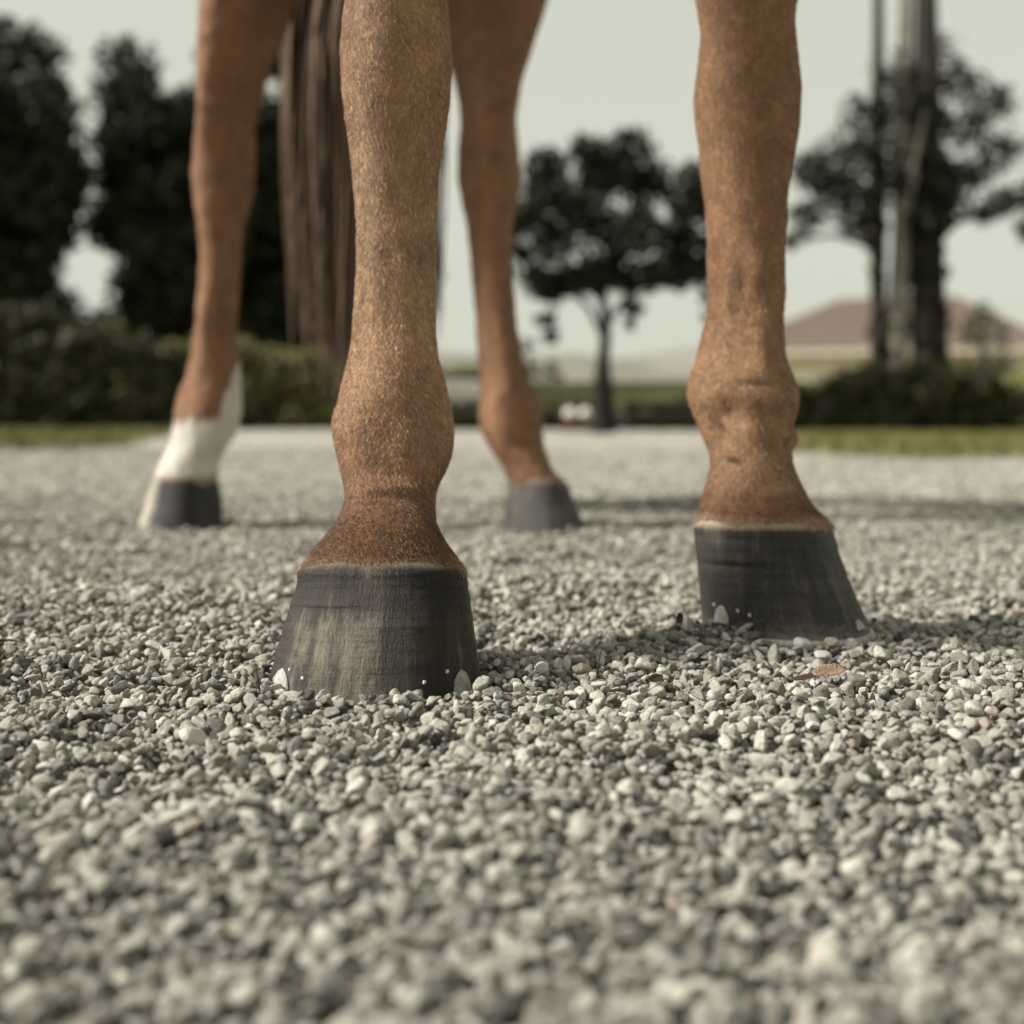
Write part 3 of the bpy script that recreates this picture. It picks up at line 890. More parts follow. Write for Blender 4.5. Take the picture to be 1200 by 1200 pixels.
def frame_at(h, i, k):
    R = h.rings
    i0, i1 = max(i - 2, 0), min(i + 2, len(R) - 1)
    down = R[i1, k] - R[i0, k]; down /= np.linalg.norm(down)
    side = R[i, (k + 2) % NA] - R[i, (k - 2) % NA]; side /= np.linalg.norm(side)
    n = np.cross(side, down); n /= np.linalg.norm(n)
    if n @ (R[i, k] - R[i].mean(0)) < 0: n = -n
    return R[i, k], side, down, n

def clip(h, px, py, wdt, hgt):
    """a tongue of steel drawn up from the shoe and hammered against the wall; (px, py) is its foot"""
    i, k = spot(h, px, py)
    p, side, down, n = frame_at(h, i, k)
    R = h.rings
    V, Fc = [], []
    nu, nvv = 9, 10
    for layer in (0.0005, 0.0030):
        for b in range(nvv):
            t = b / (nvv - 1)
            wd = wdt * max(0.0, 1 - t ** 2.6) ** 0.62
            for a in range(nu):
                s = a / (nu - 1) * 2 - 1
                q = p + side * s * wd / 2 - down * t * hgt
                # follow the wall
                d = np.linalg.norm(R.reshape(-1, 3) - q, axis=1)
                near4 = np.argsort(d)[:4]
                wq = 1 / (d[near4] + 1e-4); wq /= wq.sum()
                bq = (R.reshape(-1, 3)[near4] * wq[:, None]).sum(0)
                q = q + n * ((bq - q) @ n) + n * (layer * (1 - 0.55 * t) - 0.0006 * s * s * (layer > 0.001))
                V.append(tuple(q))
    def id_(l, b, a): return (l * nvv + b) * nu + a
    for b in range(nvv - 1):
        for a in range(nu - 1):
            Fc.append((id_(1, b, a), id_(1, b, a + 1), id_(1, b + 1, a + 1), id_(1, b + 1, a)))
        for a, dirn in ((0, 0), (nu - 1, 1)):
            Fc.append((id_(0, b, a), id_(1, b, a), id_(1, b + 1, a), id_(0, b + 1, a)))
    return hoof_sub(h, 'clip', V, Fc, M_METAL)

def nail(h, px, py, s=0.0022):
    i, k = spot(h, px, py)
    p, side, down, n = frame_at(h, i, k)
    c = p + n * 0.0006
    V = []
    for (a, b, e, kx) in ((-1, -1, -1, 1), (1, -1, -1, 1), (1, 1, -1, 1), (-1, 1, -1, 1), (-1, -1, 1, 0.6), (1, -1, 1, 0.6), (1, 1, 1, 0.6), (-1, 1, 1, 0.6)):
        V.append(tuple(c + side * a * s * 0.5 * kx + down * b * s * 0.62 * kx + n * e * 0.0007))
    Fc = [(0, 3, 2, 1), (4, 5, 6, 7), (0, 1, 5, 4), (1, 2, 6, 5), (2, 3, 7, 6), (3, 0, 4, 7)]
    return hoof_sub(h, 'nail', V, Fc, M_NAIL, False)

def horseshoe(h, out=0.0025, web=0.022, thick=0.009):
    R = h.rings[-1]
    c = R.mean(0)
    keep_ = [k for k in range(NA) if abs(((TH[k] + PI) % (2 * PI)) - PI) < math.radians(152)]
    keep_.sort(key=lambda k: ((TH[k] + PI) % (2 * PI)))
    V, Fc = [], []
    for k in keep_:
        rd = R[k] - c; rd[2] = 0; ln = np.linalg.norm(rd); rd /= ln
        zt = R[k][2]
        for (ro, dz) in ((out, 0.0005), (out + 0.0015, -0.003), (out + 0.0008, -thick), (-web, -thick), (-web, 0.0005)):
            q = R[k] + rd * ro
            V.append((q[0], q[1], zt + dz))
    n = 5
    for i in range(len(keep_) - 1):
        for j in range(n):
            Fc.append((i * n + j, i * n + (j + 1) % n, (i + 1) * n + (j + 1) % n, (i + 1) * n + j))
    Fc.append(tuple(range(n))); Fc.append(tuple((len(keep_) - 1) * n + j for j in range(n)))
    return hoof_sub(h, 'horseshoe', V, Fc, M_METAL)

# near forefoot, facing the lens
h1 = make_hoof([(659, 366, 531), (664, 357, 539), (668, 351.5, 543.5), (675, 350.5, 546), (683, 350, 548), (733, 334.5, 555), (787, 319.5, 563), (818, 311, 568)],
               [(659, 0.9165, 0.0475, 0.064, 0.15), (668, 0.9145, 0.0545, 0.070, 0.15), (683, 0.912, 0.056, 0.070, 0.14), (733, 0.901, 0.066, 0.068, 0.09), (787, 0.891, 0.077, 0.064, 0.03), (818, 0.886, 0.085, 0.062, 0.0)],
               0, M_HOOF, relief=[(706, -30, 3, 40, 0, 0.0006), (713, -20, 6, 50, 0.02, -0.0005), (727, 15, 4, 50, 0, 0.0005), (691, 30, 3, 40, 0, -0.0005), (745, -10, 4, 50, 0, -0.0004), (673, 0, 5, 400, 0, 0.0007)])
horseshoe(h1)
clip(h1, 325, 819, 0.026, 0.0205)
clip(h1, 543, 820, 0.021, 0.0200)
for q in ((340, 786), (356, 795), (499, 799), (526, 786)): nail(h1, *q)
# far forefoot, toe to the right
h2 = make_hoof([(607, 829, 958), (612, 820.5, 968), (616, 816, 973), (622, 815.5, 974.5), (647, 817, 980), (679, 819.5, 991), (712, 821, 1004), (733, 822, 1011)],
               [(607, 1.087, 0.0475, 0.060, 0.04), (617, 1.085, 0.0565, 0.068, 0.04), (647, 1.080, 0.062, 0.066, 0.03), (712, 1.071, 0.077, 0.062, 0.0), (733, 1.068, 0.083, 0.060, 0.0)],
               48, M_HOOFD, relief=[(629, -30, 3, 45, 0, -0.0010), (637, -10, 4, 60, 0, 0.0008), (659, -40, 3.6, 34, 0.0, -0.0016), (651, -30, 5, 50, 0.0, 0.0010), (669, 12, 4.2, 36, 0, -0.0014), (690, 0, 5, 400, 0, -0.0004)])
horseshoe(h2)
clip(h2, 845, 731, 0.0150, 0.0150)
clip(h2, 1008, 738, 0.0100, 0.0090)
for q in ((837, 709), (864, 716), (880, 721)): nail(h2, *q, 0.0027)
h3 = make_hoof([(564, 598.5, 660), (570, 597, 666), (578, 595, 669), (597, 591, 677), (612, 590.5, 685), (628, 592, 696)],
               [(564, 2.042, 0.052, 0.066, 0.1), (597, 2.032, 0.062, 0.064, 0.04), (628, 2.02, 0.080, 0.060, 0.0)], 42, M_HOOFG)
horseshoe(h3)
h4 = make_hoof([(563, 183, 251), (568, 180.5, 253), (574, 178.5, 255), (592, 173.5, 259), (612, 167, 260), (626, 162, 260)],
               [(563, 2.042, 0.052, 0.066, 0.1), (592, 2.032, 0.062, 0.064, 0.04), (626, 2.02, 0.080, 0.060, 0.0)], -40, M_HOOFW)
horseshoe(h4)
for o in C.objects:
    if o.name.startswith('hoof'):
        pass

# tail: heavy locks hanging between the hind legs
def tube(path, rad, sides=5):
    V, Fc = [], []
    n = len(path)
    for i in range(n):
        d = path[min(i + 1, n - 1)] - path[max(i - 1, 0)]; d = d / np.linalg.norm(d)
        a = np.cross(d, (0.3, 1, 0.1)); a /= np.linalg.norm(a); b = np.cross(d, a)
        for k in range(sides):
            t = k / sides * 2 * PI
            V.append(path[i] + (a * math.cos(t) + b * math.sin(t)) * rad[i])
    for i in range(n - 1):
        for k in range(sides):
            Fc.append((i * sides + k, i * sides + (k + 1) % sides, (i + 1) * sides + (k + 1) % sides, (i + 1) * sides + k))
    return V, Fc
M_TAIL = leaf_mat('tail_hair', (0.045, 0.028, 0.018), (0.10, 0.062, 0.040), (0.21, 0.135, 0.085))
TV, TF = [], []
dock = np.array((-0.325, 2.40, 1.36))
for q in range(1300):
    a, rr_ = random.uniform(0, 2 * PI), math.sqrt(random.random())
    side = math.cos(a) * rr_; dep = math.sin(a) * rr_
    zb = 0.30 + 0.16 * abs(side) ** 1.5 + random.gauss(0, 0.05) - (0.13 if random.random() < 0.10 else 0)
    path, rad = [], []
    ph = random.uniform(0, 6.3)
    nn = 16
    for i in range(nn):
        t = i / (nn - 1)
        spread = 0.035 + 0.125 * min(1, t * 2.2) * (1 - 0.10 * t * t)
        x = dock[0] + 0.043 * min(1, t * 3) + side * spread + 0.006 * math.sin(ph + t * 9)
        y = dock[1] + 0.06 * math.sin(min(1, t * 3) * 1.6) + dep * spread * 0.6 + 0.006 * math.cos(ph + t * 8)
        path.append(np.array((x, y, dock[2] + (zb - dock[2]) * t)))
        rad.append(0.0031 * (1 - 0.85 * t ** 3) * random.uniform(0.8, 1.1))
    v, f = tube(path, rad)
    o_ = len(TV)
    TV += v; TF += [tuple(k + o_ for k in ff) for ff in f]
link('tail', mesh_np('tail', np.array(TV), np.array(TF), True), M_TAIL, horse)

# ------------------------------------------------------------------ small things in the gravel
def on_gravel(px, py):
    Y = F * CAMH / (py - HY)
    for _ in range(4):
        x = (px - CX) / F * Y
        i, j = int((Y - y0) / cell), int((x - x0) / cell)
        z = hf[np.clip(i - 2, 0, H_ - 1):i + 3, np.clip(j - 2, 0, W_ - 1):j + 3].max()
        Y = F * (CAMH - z) / (py - HY)
    return np.array(((px - CX) / F * Y, Y, z))

def pebble(px, py, size, m, label, seed, flat=0.8, rotz=0.0, name='pebble', cat='pebble', tilt=0.2):
    p = on_gravel(px, py)
    r = np.random.default_rng(seed)
    bm = bmesh.new()
    bmesh.ops.create_icosphere(bm, subdivisions=3, radius=1.0)
    V = np.array([v.co[:] for v in bm.verts])
    for k in range(9):
        n = r.normal(size=3); n /= np.linalg.norm(n)
        s_ = V @ n; V = V - np.outer(np.clip(s_ - r.uniform(0.5, 0.82), 0, None) * 0.95, n)
    V *= (1 + 0.10 * vnoise(V + seed, 2.0, seed) + 0.04 * vnoise(V + seed, 5.0, seed))[:, None]
    V *= np.array((1.1, 0.85, flat)) * size
    for v, c in zip(bm.verts, V): v.co = c
    me = bpy.data.meshes.new(name); bm.to_mesh(me); bm.free()
    me.polygons.foreach_set('use_smooth', np.ones(len(me.polygons), dtype=bool))
    o = link(name, me, m, loc=p + np.array((0, 0, size * flat * 0.35)))
    o.rotation_euler = (tilt, 0.15, rotz)
    return tag(o, label, cat)

pebble(634, 785, 0.0062, M_PEBBLE, 'white pebble lying between the two front hooves', 1, rotz=1.2)
pebble(966, 770, 0.0066, M_PEBBLE, 'bright white flat pebble just in front of the right-hand front hoof toe', 2, flat=0.6)
pebble(942, 758, 0.0075, M_PEBBLE, 'larger cream pebble touching the right-hand front hoof', 3)
pebble(227, 868, 0.0080, M_PEBBLE, 'large pale pebble in the foreground left of the nearest hoof', 14, flat=0.7, rotz=0.5, tilt=0.5)
pebble(843, 776, 0.0060, M_PEBBLE, 'white pointed pebble below the left edge of the right-hand front hoof', 5, rotz=1.5)
pebble(682, 786, 0.0070, M_PEBBLE_P, 'pinkish brown flat pebble between the two front hooves', 6, flat=0.7, rotz=0.6)
pebble(975, 757, 0.0062, M_PEBBLE_P, 'pinkish pebble tucked against the right-hand front hoof toe', 7)
pebble(1135, 810, 0.0070, M_PEBBLE, 'pale round pebble in the gravel far right of the hooves', 8)
pebble(1142, 836, 0.0072, M_PEBBLE, 'pale angular pebble in the gravel at the lower right', 9, rotz=0.7)
pebble(928, 742, 0.0055, M_PEBBLE, 'small grey-white pebble leaning on the right-hand front hoof wall', 10)

def dry_leaf(px, py, ln, wd, rz, m, label, lift=0.004, curl=0.3, tiltx=0.0):
    p = on_gravel(px, py)
    nu, nv_ = 9, 5
    V, Fc = [], []
    for i in range(nu):
        t = i / (nu - 1)
        wv = wd * math.sin(PI * (0.06 + 0.9 * t)) ** 0.8
        for j in range(nv_):
            s_ = j / (nv_ - 1) * 2 - 1
            V.append(((t - 0.5) * ln, s_ * wv / 2, curl * wv * 0.5 * s_ * s_ + curl * ln * 0.4 * (t - 0.5) ** 2))
    for i in range(nu - 1):
        for j in range(nv_ - 1):
            Fc.append((i * nv_ + j, (i + 1) * nv_ + j, (i + 1) * nv_ + j + 1, i * nv_ + j + 1))
    me = mesh_np('fallen_leaf', np.array(V), Fc, True)
    o = link('fallen_leaf', me, m, loc=p + np.array((0, 0, lift)))
    sm_ = o.modifiers.new('thick', 'SOLIDIFY'); sm_.thickness = 0.0004
    o.rotation_euler = (tiltx, -0.12, rz)
    return tag(o, label, 'leaf')
dry_leaf(972, 794, 0.024, 0.012, 0.15, M_DLEAF, 'reddish brown dry leaf on the gravel below the right-hand front hoof', tiltx=0.5)
dry_leaf(944, 801, 0.022, 0.006, 0.3, M_DLEAF2, 'narrow dark leaf beside the reddish leaf', tiltx=0.3)
dry_leaf(796, 736, 0.020, 0.008, 1.2, M_DLEAF2, 'dark curled leaf standing up left of the right-hand front hoof', lift=0.008, tiltx=1.2)
dry_leaf(768, 802, 0.012, 0.006, 0.5, M_DLEAF2, 'tiny dark leaf fragment in the gravel midway between the front hooves', tiltx=0.8)

def stem(name, pts_px, rad, m, label, cat, lifts):
    path = [on_gravel(px, py) + np.array((0, 0, lf)) for (px, py), lf in zip(pts_px, lifts)]
    path = np.array(path)
    Y0 = path[0][1]
    t = np.linspace(0, 1, len(path)); tt = np.linspace(0, 1, 14)
    pth = np.stack([smooth1(np.interp(tt, t, path[:, k]), 1.0) for k in range(3)], 1)
    v, f = tube(list(pth), [rad * (1 - 0.6 * a) for a in tt], 6)
    return tag(link(name, mesh_np(name, np.array(v), np.array(f), True), m), label, cat)

def upright(name, px, py, height, lean, rad, m, label, cat):
    b = on_gravel(px, py) - np.array((0, 0, 0.004))
    tt = np.linspace(0, 1, 10)
    pth = [b + np.array((lean[0] * t * t, lean[1] * t, height * t)) for t in tt]
    v, f = tube(pth, [rad * (1 - 0.8 * t) for t in tt], 5)
    return tag(link(name, mesh_np(name, np.array(v), np.array(f), True), m), label, cat)
upright('grass_stalk', 305, 816, 0.027, (-0.003, -0.004), 0.0009, M_DLEAF2, 'thin dark grass stalk standing at the left edge of the nearest hoof', 'grass stalk')
stem('twig', [(300, 806), (292, 800), (283, 794)], 0.0006, M_TWIG, 'short thin twig lying left of the nearest hoof beside the stalk', 'twig', [0.003, 0.006, 0.004])
stem('twig', [(660, 776), (672, 764), (684, 768), (700, 774)], 0.0006, M_TWIG, 'bent pale twig arching over the gravel between the front hooves', 'twig', [0.003, 0.008, 0.006, 0.002])
stem('twig', [(636, 744), (641, 752), (648, 760)], 0.0009, M_DLEAF2, 'short dark twig behind the gap between the front hooves', 'twig', [0.004, 0.005, 0.002])
upright('sprout', 700, 788, 0.020, (0.003, 0.0), 0.0010, M_DLEAF2, 'tiny dark sprout standing in the gravel beside the pinkish pebble', 'sprout')
stem('twig', [(0, 757), (14, 758), (28, 759)], 0.0012, M_TWIG, 'pale straw-like twig at the left edge of the gravel', 'twig', [0.004, 0.005, 0.004])
stem('twig', [(252, 800), (268, 803), (282, 806)], 0.0006, M_DLEAF2, 'thin dark twig lying in the gravel further left of the stalk', 'twig', [0.004, 0.005, 0.003])
stem('twig', [(55, 711), (68, 716), (82, 718)], 0.0014, M_DLEAF2, 'dark blurred twig on the gravel at the upper left', 'twig', [0.006, 0.006, 0.003])

# ------------------------------------------------------------------ background
def leaf_mesh(clumps, per, size, seed, shell=0.45, squash=1.0, zmin=0.02, box=False):
    """clumps (n,4) = x,y,z,r ; diamond leaves spread through each"""
    r = np.random.default_rng(seed)
    out = []
    for (x, y, z, rad) in clumps:
        n = max(20, int(per * rad * rad))
        d = r.normal(size=(n, 3)); d /= np.linalg.norm(d, axis=1)[:, None]
        q = rad * (shell + (1 - shell) * r.uniform(0, 1, n)) * (1 + 0.25 * vnoise(d * 2 + np.array((x, y, z)), 1.7, seed))
        out.append(np.array((x, y, z)) + d * q[:, None] * np.array((1, 1, squash)))
    p = np.concatenate(out)
    p = p[p[:, 2] > zmin]
    n = len(p)
    a = r.normal(size=(n, 3)); a /= np.linalg.norm(a, axis=1)[:, None]
    b = np.cross(a, r.normal(size=(n, 3))); b /= np.linalg.norm(b, axis=1)[:, None]
    s = (size * r.uniform(0.6, 1.35, n))[:, None]
    c = np.cross(a, b) * s * 0.15
    V = np.stack([p - a * s, p + b * s * 0.45 + c, p + a * s, p - b * s * 0.45 + c], 1).reshape(-1, 3)
    f = np.arange(n * 4).reshape(-1, 4)
    return mesh_np('leaves', V, f)

def blob_core(clumps, k=0.72, zmin=0.0):
    bm = bmesh.new()
    for (x, y, z, rad) in clumps:
        r = bmesh.ops.create_icosphere(bm, subdivisions=2, radius=rad * k)
        bmesh.ops.translate(bm, verts=r['verts'], vec=(x, y, max(z, zmin)))
    me = bpy.data.meshes.new('core'); bm.to_mesh(me); bm.free()
    return me

def taper(path, rads, sides=10, seed=0):
    v, f = tube([np.array(p, float) for p in path], rads, sides)
    v = np.array(v)
    v = v + 0.06 * np.mean(rads) * vnoise(v, 6 / max(np.mean(rads), 0.02) * 0.2, seed)[:, None]
    return mesh_np('trunk', v, np.array(f), True)

def join_tubes(list_):
    V, Fc = [], []
    for path, rads, sides in list_:
        v, f = tube([np.array(p, float) for p in path], rads, sides)
        o = len(V); V += list(v); Fc += [tuple(k + o for k in ff) for ff in f]
    return mesh_np('limbs', np.array(V), np.array(Fc), True)

# terrain beyond the yard
def sheet(name, outline, z, m, kind='structure'):
    me = bpy.data.meshes.new(name)
    me.from_pydata([(x, y, z) for x, y in outline], [], [tuple(range(len(outline)))])
    return tag(link(name, me, m), kind=kind)
left_strip = [(-16, 6.9), (-2.9, 6.75), (-2.35, 6.6), (-2.15, 7.0), (-2.5, 8.6), (-2.95, 10.8), (-3.7, 13.5), (-4.4, 17.5), (-16, 17.5)]
right_strip = [(1.30, 6.3), (1.55, 5.35), (2.0, 5.0), (3.2, 5.1), (16, 5.3), (16, 17.5), (3.6, 17.5), (2.9, 14.5), (2.3, 10.8), (1.75, 8.2)]
sheet('lawn', left_strip, 0.006, M_LAWN)
sheet('lawn', right_strip, 0.006, M_LAWN)
sheet('field', [(-120, 17.6), (120, 17.6), (120, 130), (-120, 130)], 0.004, M_LAWN)

def inside(poly, x, y):
    res = np.zeros(len(x), bool); n = len(poly); j = n - 1
    for i in range(n):
        xi, yi = poly[i]; xj, yj = poly[j]
        cnd = ((yi > y) != (yj > y)) & (x < (xj - xi) * (y - yi) / (yj - yi + 1e-12) + xi)
        res ^= cnd; j = i
    return res
def grass(poly, n, xr, yr, h, label, seed):
    r = np.random.default_rng(seed)
    y = r.uniform(*yr, n * 3); x = r.uniform(*xr, n * 3)
    # a ragged edge where the turf meets the gravel
    xo = x + 0.18 * vnoise(np.stack([x, y, 0 * x], 1), 3.0, seed); yo = y + 0.25 * vnoise(np.stack([x, y, 0 * x], 1), 2.2, seed + 1)
    kp = inside(poly, xo, yo); x, y = x[kp][:n], y[kp][:n]
    m = len(x)
    a = r.uniform(0, 2 * PI, m); hh = h * r.uniform(0.5, 1.4, m) * (1 + 0.4 * vnoise(np.stack([x, y, 0 * x], 1), 2.0, seed))
    wd = r.uniform(0.004, 0.009, m)
    lx, ly = r.normal(0, 0.4, m) * hh, r.normal(0, 0.4, m) * hh
    V = np.stack([np.stack([x - np.cos(a) * wd, y - np.sin(a) * wd, np.zeros(m)], 1), np.stack([x + np.cos(a) * wd, y + np.sin(a) * wd, np.zeros(m)], 1), np.stack([x + lx, y + ly, hh], 1)], 1).reshape(-1, 3)
    return tag(link('grass', mesh_np('grass', V, np.arange(m * 3).reshape(-1, 3)), M_GRASS), label, 'grass', kind='stuff')
grass(left_strip, 26000, (-8, -2.0), (6.4, 16), 0.045, 'short olive grass in front of the left hedge', 31)
grass(right_strip, 30000, (1.2, 7), (4.9, 13), 0.045, 'short olive grass in front of the right hedge', 33)

# sunny bank and the far rise
bx, by = np.meshgrid(np.linspace(-40, 60, 90), np.linspace(19.5, 42, 40))
bz = np.clip((by - 20) / 5.5, 0, 1); bz = bz * bz * (3 - 2 * bz)
bp_ = np.stack([bx.ravel(), by.ravel(), 0 * bx.ravel()], 1)
bh = 0.86 + 0.07 * vnoise(bp_, 0.25, 3) + 0.25 * np.clip((bp_[:, 0] - 8.6) / 2, 0, 1)
bz = bz.ravel() * bh - 0.02
ii = (np.arange(39)[:, None] * 90 + np.arange(89)[None, :]).ravel()
tag(link('grass_bank', mesh_np('grass_bank', np.stack([bx.ravel(), by.ravel(), bz], 1), np.stack([ii, ii + 1, ii + 91, ii + 90], 1), True), M_BANK), kind='structure')
hx2, hy2 = np.meshgrid(np.linspace(-300, 300, 140), np.linspace(240, 520, 20))
prof_z = np.interp(hx2.ravel(), [-300, -60, 5, 14, 22, 30, 45, 70, 120, 300], [12, 14, 15.6, 15.4, 13.8, 14.4, 16.8, 19, 17, 11])
fall = np.clip((hy2.ravel() - 240) / 60, 0, 1); fall = fall * fall * (3 - 2 * fall)
hz = (prof_z + 1.2 * vnoise(np.stack([hx2.ravel(), hy2.ravel(), 0 * hx2.ravel()], 1), 0.05, 8)) * fall - 0.5
ii = (np.arange(19)[:, None] * 140 + np.arange(139)[None, :]).ravel()
tag(link('hill', mesh_np('hill', np.stack([hx2.ravel(), hy2.ravel(), hz], 1), np.stack([ii, ii + 1, ii + 141, ii + 140], 1), True), M_HILL), kind='structure')

def hedge(px0, px1, tops, Y, depth, mleaf, label, seed, per=2600, size=0.045):
    """a clipped row of shrubs; tops: list of (px, py) along its upper edge"""
    t = np.array(tops, float)
    xa, xb = (px0 - CX) / F * Y, (px1 - CX) / F * Y
    clumps = []
    r = np.random.default_rng(seed)
    x = xa
    while x < xb:
        px = CX + F * x / Y
        top = CAMH - (np.interp(px, t[:, 0], t[:, 1]) - HY) / F * Y
        top *= 1 + 0.05 * r.normal()
        R = 0.20 + 0.08 * r.random()
        for zq in np.arange(R * 0.7, max(top - R * 0.6, R * 0.8), 0.24):
            for dy in np.arange(0, depth, 0.3):
                clumps.append((x + r.normal(0, 0.05), Y + dy + r.normal(0, 0.05), zq + r.normal(0, 0.04), R))
        clumps.append((x, Y + r.random() * depth, top - R, R))
        clumps.append((x + 0.1, Y + 0.05 + r.random() * depth * 0.5, top - R * 1.1, R))
        x += 0.24
    root = empty('hedge', ((xa + xb) / 2, Y, 0))
    tag(root, label, 'hedge')
    clumps = np.array(clumps)
    link('foliage', leaf_mesh(clumps, per, size, seed), mleaf, root)
    link('branches', blob_core(clumps, 0.55, 0.1), M_BARK_D, root)
    return root
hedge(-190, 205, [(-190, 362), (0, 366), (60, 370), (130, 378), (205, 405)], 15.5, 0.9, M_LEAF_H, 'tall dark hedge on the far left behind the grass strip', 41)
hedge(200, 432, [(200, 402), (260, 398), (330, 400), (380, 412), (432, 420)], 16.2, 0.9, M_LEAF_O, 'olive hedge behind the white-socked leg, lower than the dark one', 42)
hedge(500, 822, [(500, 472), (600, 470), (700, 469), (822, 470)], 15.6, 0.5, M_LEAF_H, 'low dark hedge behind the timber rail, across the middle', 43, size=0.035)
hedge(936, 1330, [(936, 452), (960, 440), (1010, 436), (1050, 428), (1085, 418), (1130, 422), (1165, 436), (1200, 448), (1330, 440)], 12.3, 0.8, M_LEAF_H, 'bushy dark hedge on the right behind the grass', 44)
hedge(505, 566, [(505, 432), (535, 424), (566, 428)], 18.6, 0.6, M_LEAF_O, 'small olive bush between the nearest leg and the bare-legged hind leg', 45)

def tree(name, label, cat, base, trunk_path, trunk_r, limbs, clumps, mleaf, mbark, per, size, seed, group=None, squash=0.85, shell=0.35, core=False):
    root = empty(name, base)
    tag(root, label, cat, group)
    link('trunk', taper(trunk_path, trunk_r, 12, seed), mbark, root)
    if limbs:
        link('limbs', join_tubes(limbs), mbark, root)
    link('crown', leaf_mesh(np.array(clumps), per, size, seed, shell=shell, squash=squash), mleaf, root)
    return root

def cl(lst, Y, dY, seed):
    r = np.random.default_rng(seed)
    out = []
    for (px, py, rp) in lst:
        y = Y + r.uniform(-dY, dY)
        p = P(px, py, y)
        out.append((p[0], p[1], p[2], rp / F * y))
    return out

# centre tree: dark umbrella crown, slender stem
Yc = 12.4
clm = [(600, 262, 30), (630, 240, 34), (850, 250, 34), (885, 268, 28), (820, 215, 36), (640, 200, 32), (575, 280, 22), (690, 330, 24), (715, 325, 22), (790, 325, 22), (625, 325, 24), (645, 338, 26), (668, 328, 30), (640, 375, 13), (646, 396, 10), (690, 318, 30), (720, 312, 32), (745, 330, 26), (742, 360, 15), (737, 380, 9), (772, 316, 28), (800, 312, 28), (826, 322, 20),
       (832, 350, 12), (830, 372, 9), (612, 296, 20), (650, 282, 34), (700, 262, 40), (750, 268, 40), (795, 280, 34), (835, 292, 26), (665, 235, 34), (710, 205, 40), (760, 215, 38), (805, 245, 30), (740, 172, 30), (690, 180, 28), (850, 300, 22), (870, 282, 18), (590, 285, 12)]
def pp(px, py, Y, dy=0): return P(px, py, Y + dy)
tpath = [pp(707, 511, Yc), pp(707, 490, Yc), pp(706, 455, Yc), pp(707, 420, Yc), pp(710, 390, Yc), pp(707, 350, Yc), pp(712, 300, Yc), pp(718, 240, Yc)]
trads = [0.135, 0.12, 0.105, 0.062, 0.05, 0.046, 0.036, 0.02]
lim = [([pp(707, 395, Yc), pp(690, 360, Yc, 0.1), pp(660, 335, Yc, 0.2), pp(635, 320, Yc, 0.2)], [0.03, 0.026, 0.02, 0.01], 6),
       ([pp(709, 385, Yc), pp(730, 352, Yc, -0.2), pp(765, 322, Yc, -0.3), pp(815, 300, Yc, -0.3)], [0.03, 0.026, 0.02, 0.01], 6),
       ([pp(707, 350, Yc), pp(690, 300, Yc, 0.3), pp(670, 240, Yc, 0.4)], [0.03, 0.02, 0.01], 6),
       ([pp(710, 330, Yc), pp(740, 270, Yc, 0.3), pp(760, 210, Yc, 0.3)], [0.03, 0.02, 0.01], 6),
       ([pp(660, 335, Yc, 0.2), pp(642, 365, Yc, 0.2), pp(645, 400, Yc, 0.2)], [0.016, 0.012, 0.006], 5)]
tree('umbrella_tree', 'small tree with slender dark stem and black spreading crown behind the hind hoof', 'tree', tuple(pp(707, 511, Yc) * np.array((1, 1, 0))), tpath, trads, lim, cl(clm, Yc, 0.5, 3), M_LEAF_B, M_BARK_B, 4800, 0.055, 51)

# left trees, dark and dense down to the hedge
def dense(pxc, w_, top, bot, Y, seed, n, label, mleaf=M_LEAF_D, gap=None):
    r = np.random.default_rng(seed)
    lst = []
    while len(lst) < n:
        t = r.uniform(0, 1) ** 0.62
        py = top + (bot - top) * t
        wv = w_ * (0.45 + 0.55 * math.sin(PI * min(1, 0.12 + t * 0.55)))
        px = pxc + r.uniform(-1, 1) * wv
        rp = r.uniform(22, 40)
        if gap and any((px - g[0]) ** 2 + (py - g[1]) ** 2 < (g[2] + rp * 0.9) ** 2 for g in gap): continue
        lst.append((px, py, rp))
    b = P(pxc, HY, Y); b[2] = 0
    tp = [(b[0], Y, 0), (b[0] + 0.05, Y, 1.5), (b[0], Y + 0.05, 3.0), (b[0] + 0.1, Y, P(0, top + 40, Y)[2])]
    lm = []
    for q in range(6):
        l = lst[r.integers(0, n)]
        e = P(l[0], l[1], Y)
        z0 = r.uniform(1.0, 3.0)
        lm.append(([(b[0], Y, z0), tuple((np.array((b[0], Y, z0)) + e) / 2 + np.array((0, 0, 0.2))), tuple(e)], [0.08, 0.05, 0.02], 6))
    return tree('evergreen_tree', label, 'tree', tuple(b), tp, [0.22, 0.18, 0.13, 0.05], lm, cl(lst, Y, 1.1, seed + 1), mleaf, M_BARK_D, 1000, 0.10, seed)
GAP = [(100, 318, 22), (108, 345, 12)]
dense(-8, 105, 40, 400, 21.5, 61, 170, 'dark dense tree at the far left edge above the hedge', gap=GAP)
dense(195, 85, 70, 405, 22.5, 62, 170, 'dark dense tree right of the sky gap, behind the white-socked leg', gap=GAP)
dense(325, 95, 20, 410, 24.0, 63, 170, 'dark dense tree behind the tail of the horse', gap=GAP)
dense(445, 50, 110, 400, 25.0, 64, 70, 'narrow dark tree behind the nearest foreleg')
dense(-130, 90, 90, 400, 22.0, 65, 50, 'dark tree beyond the left edge of the picture')

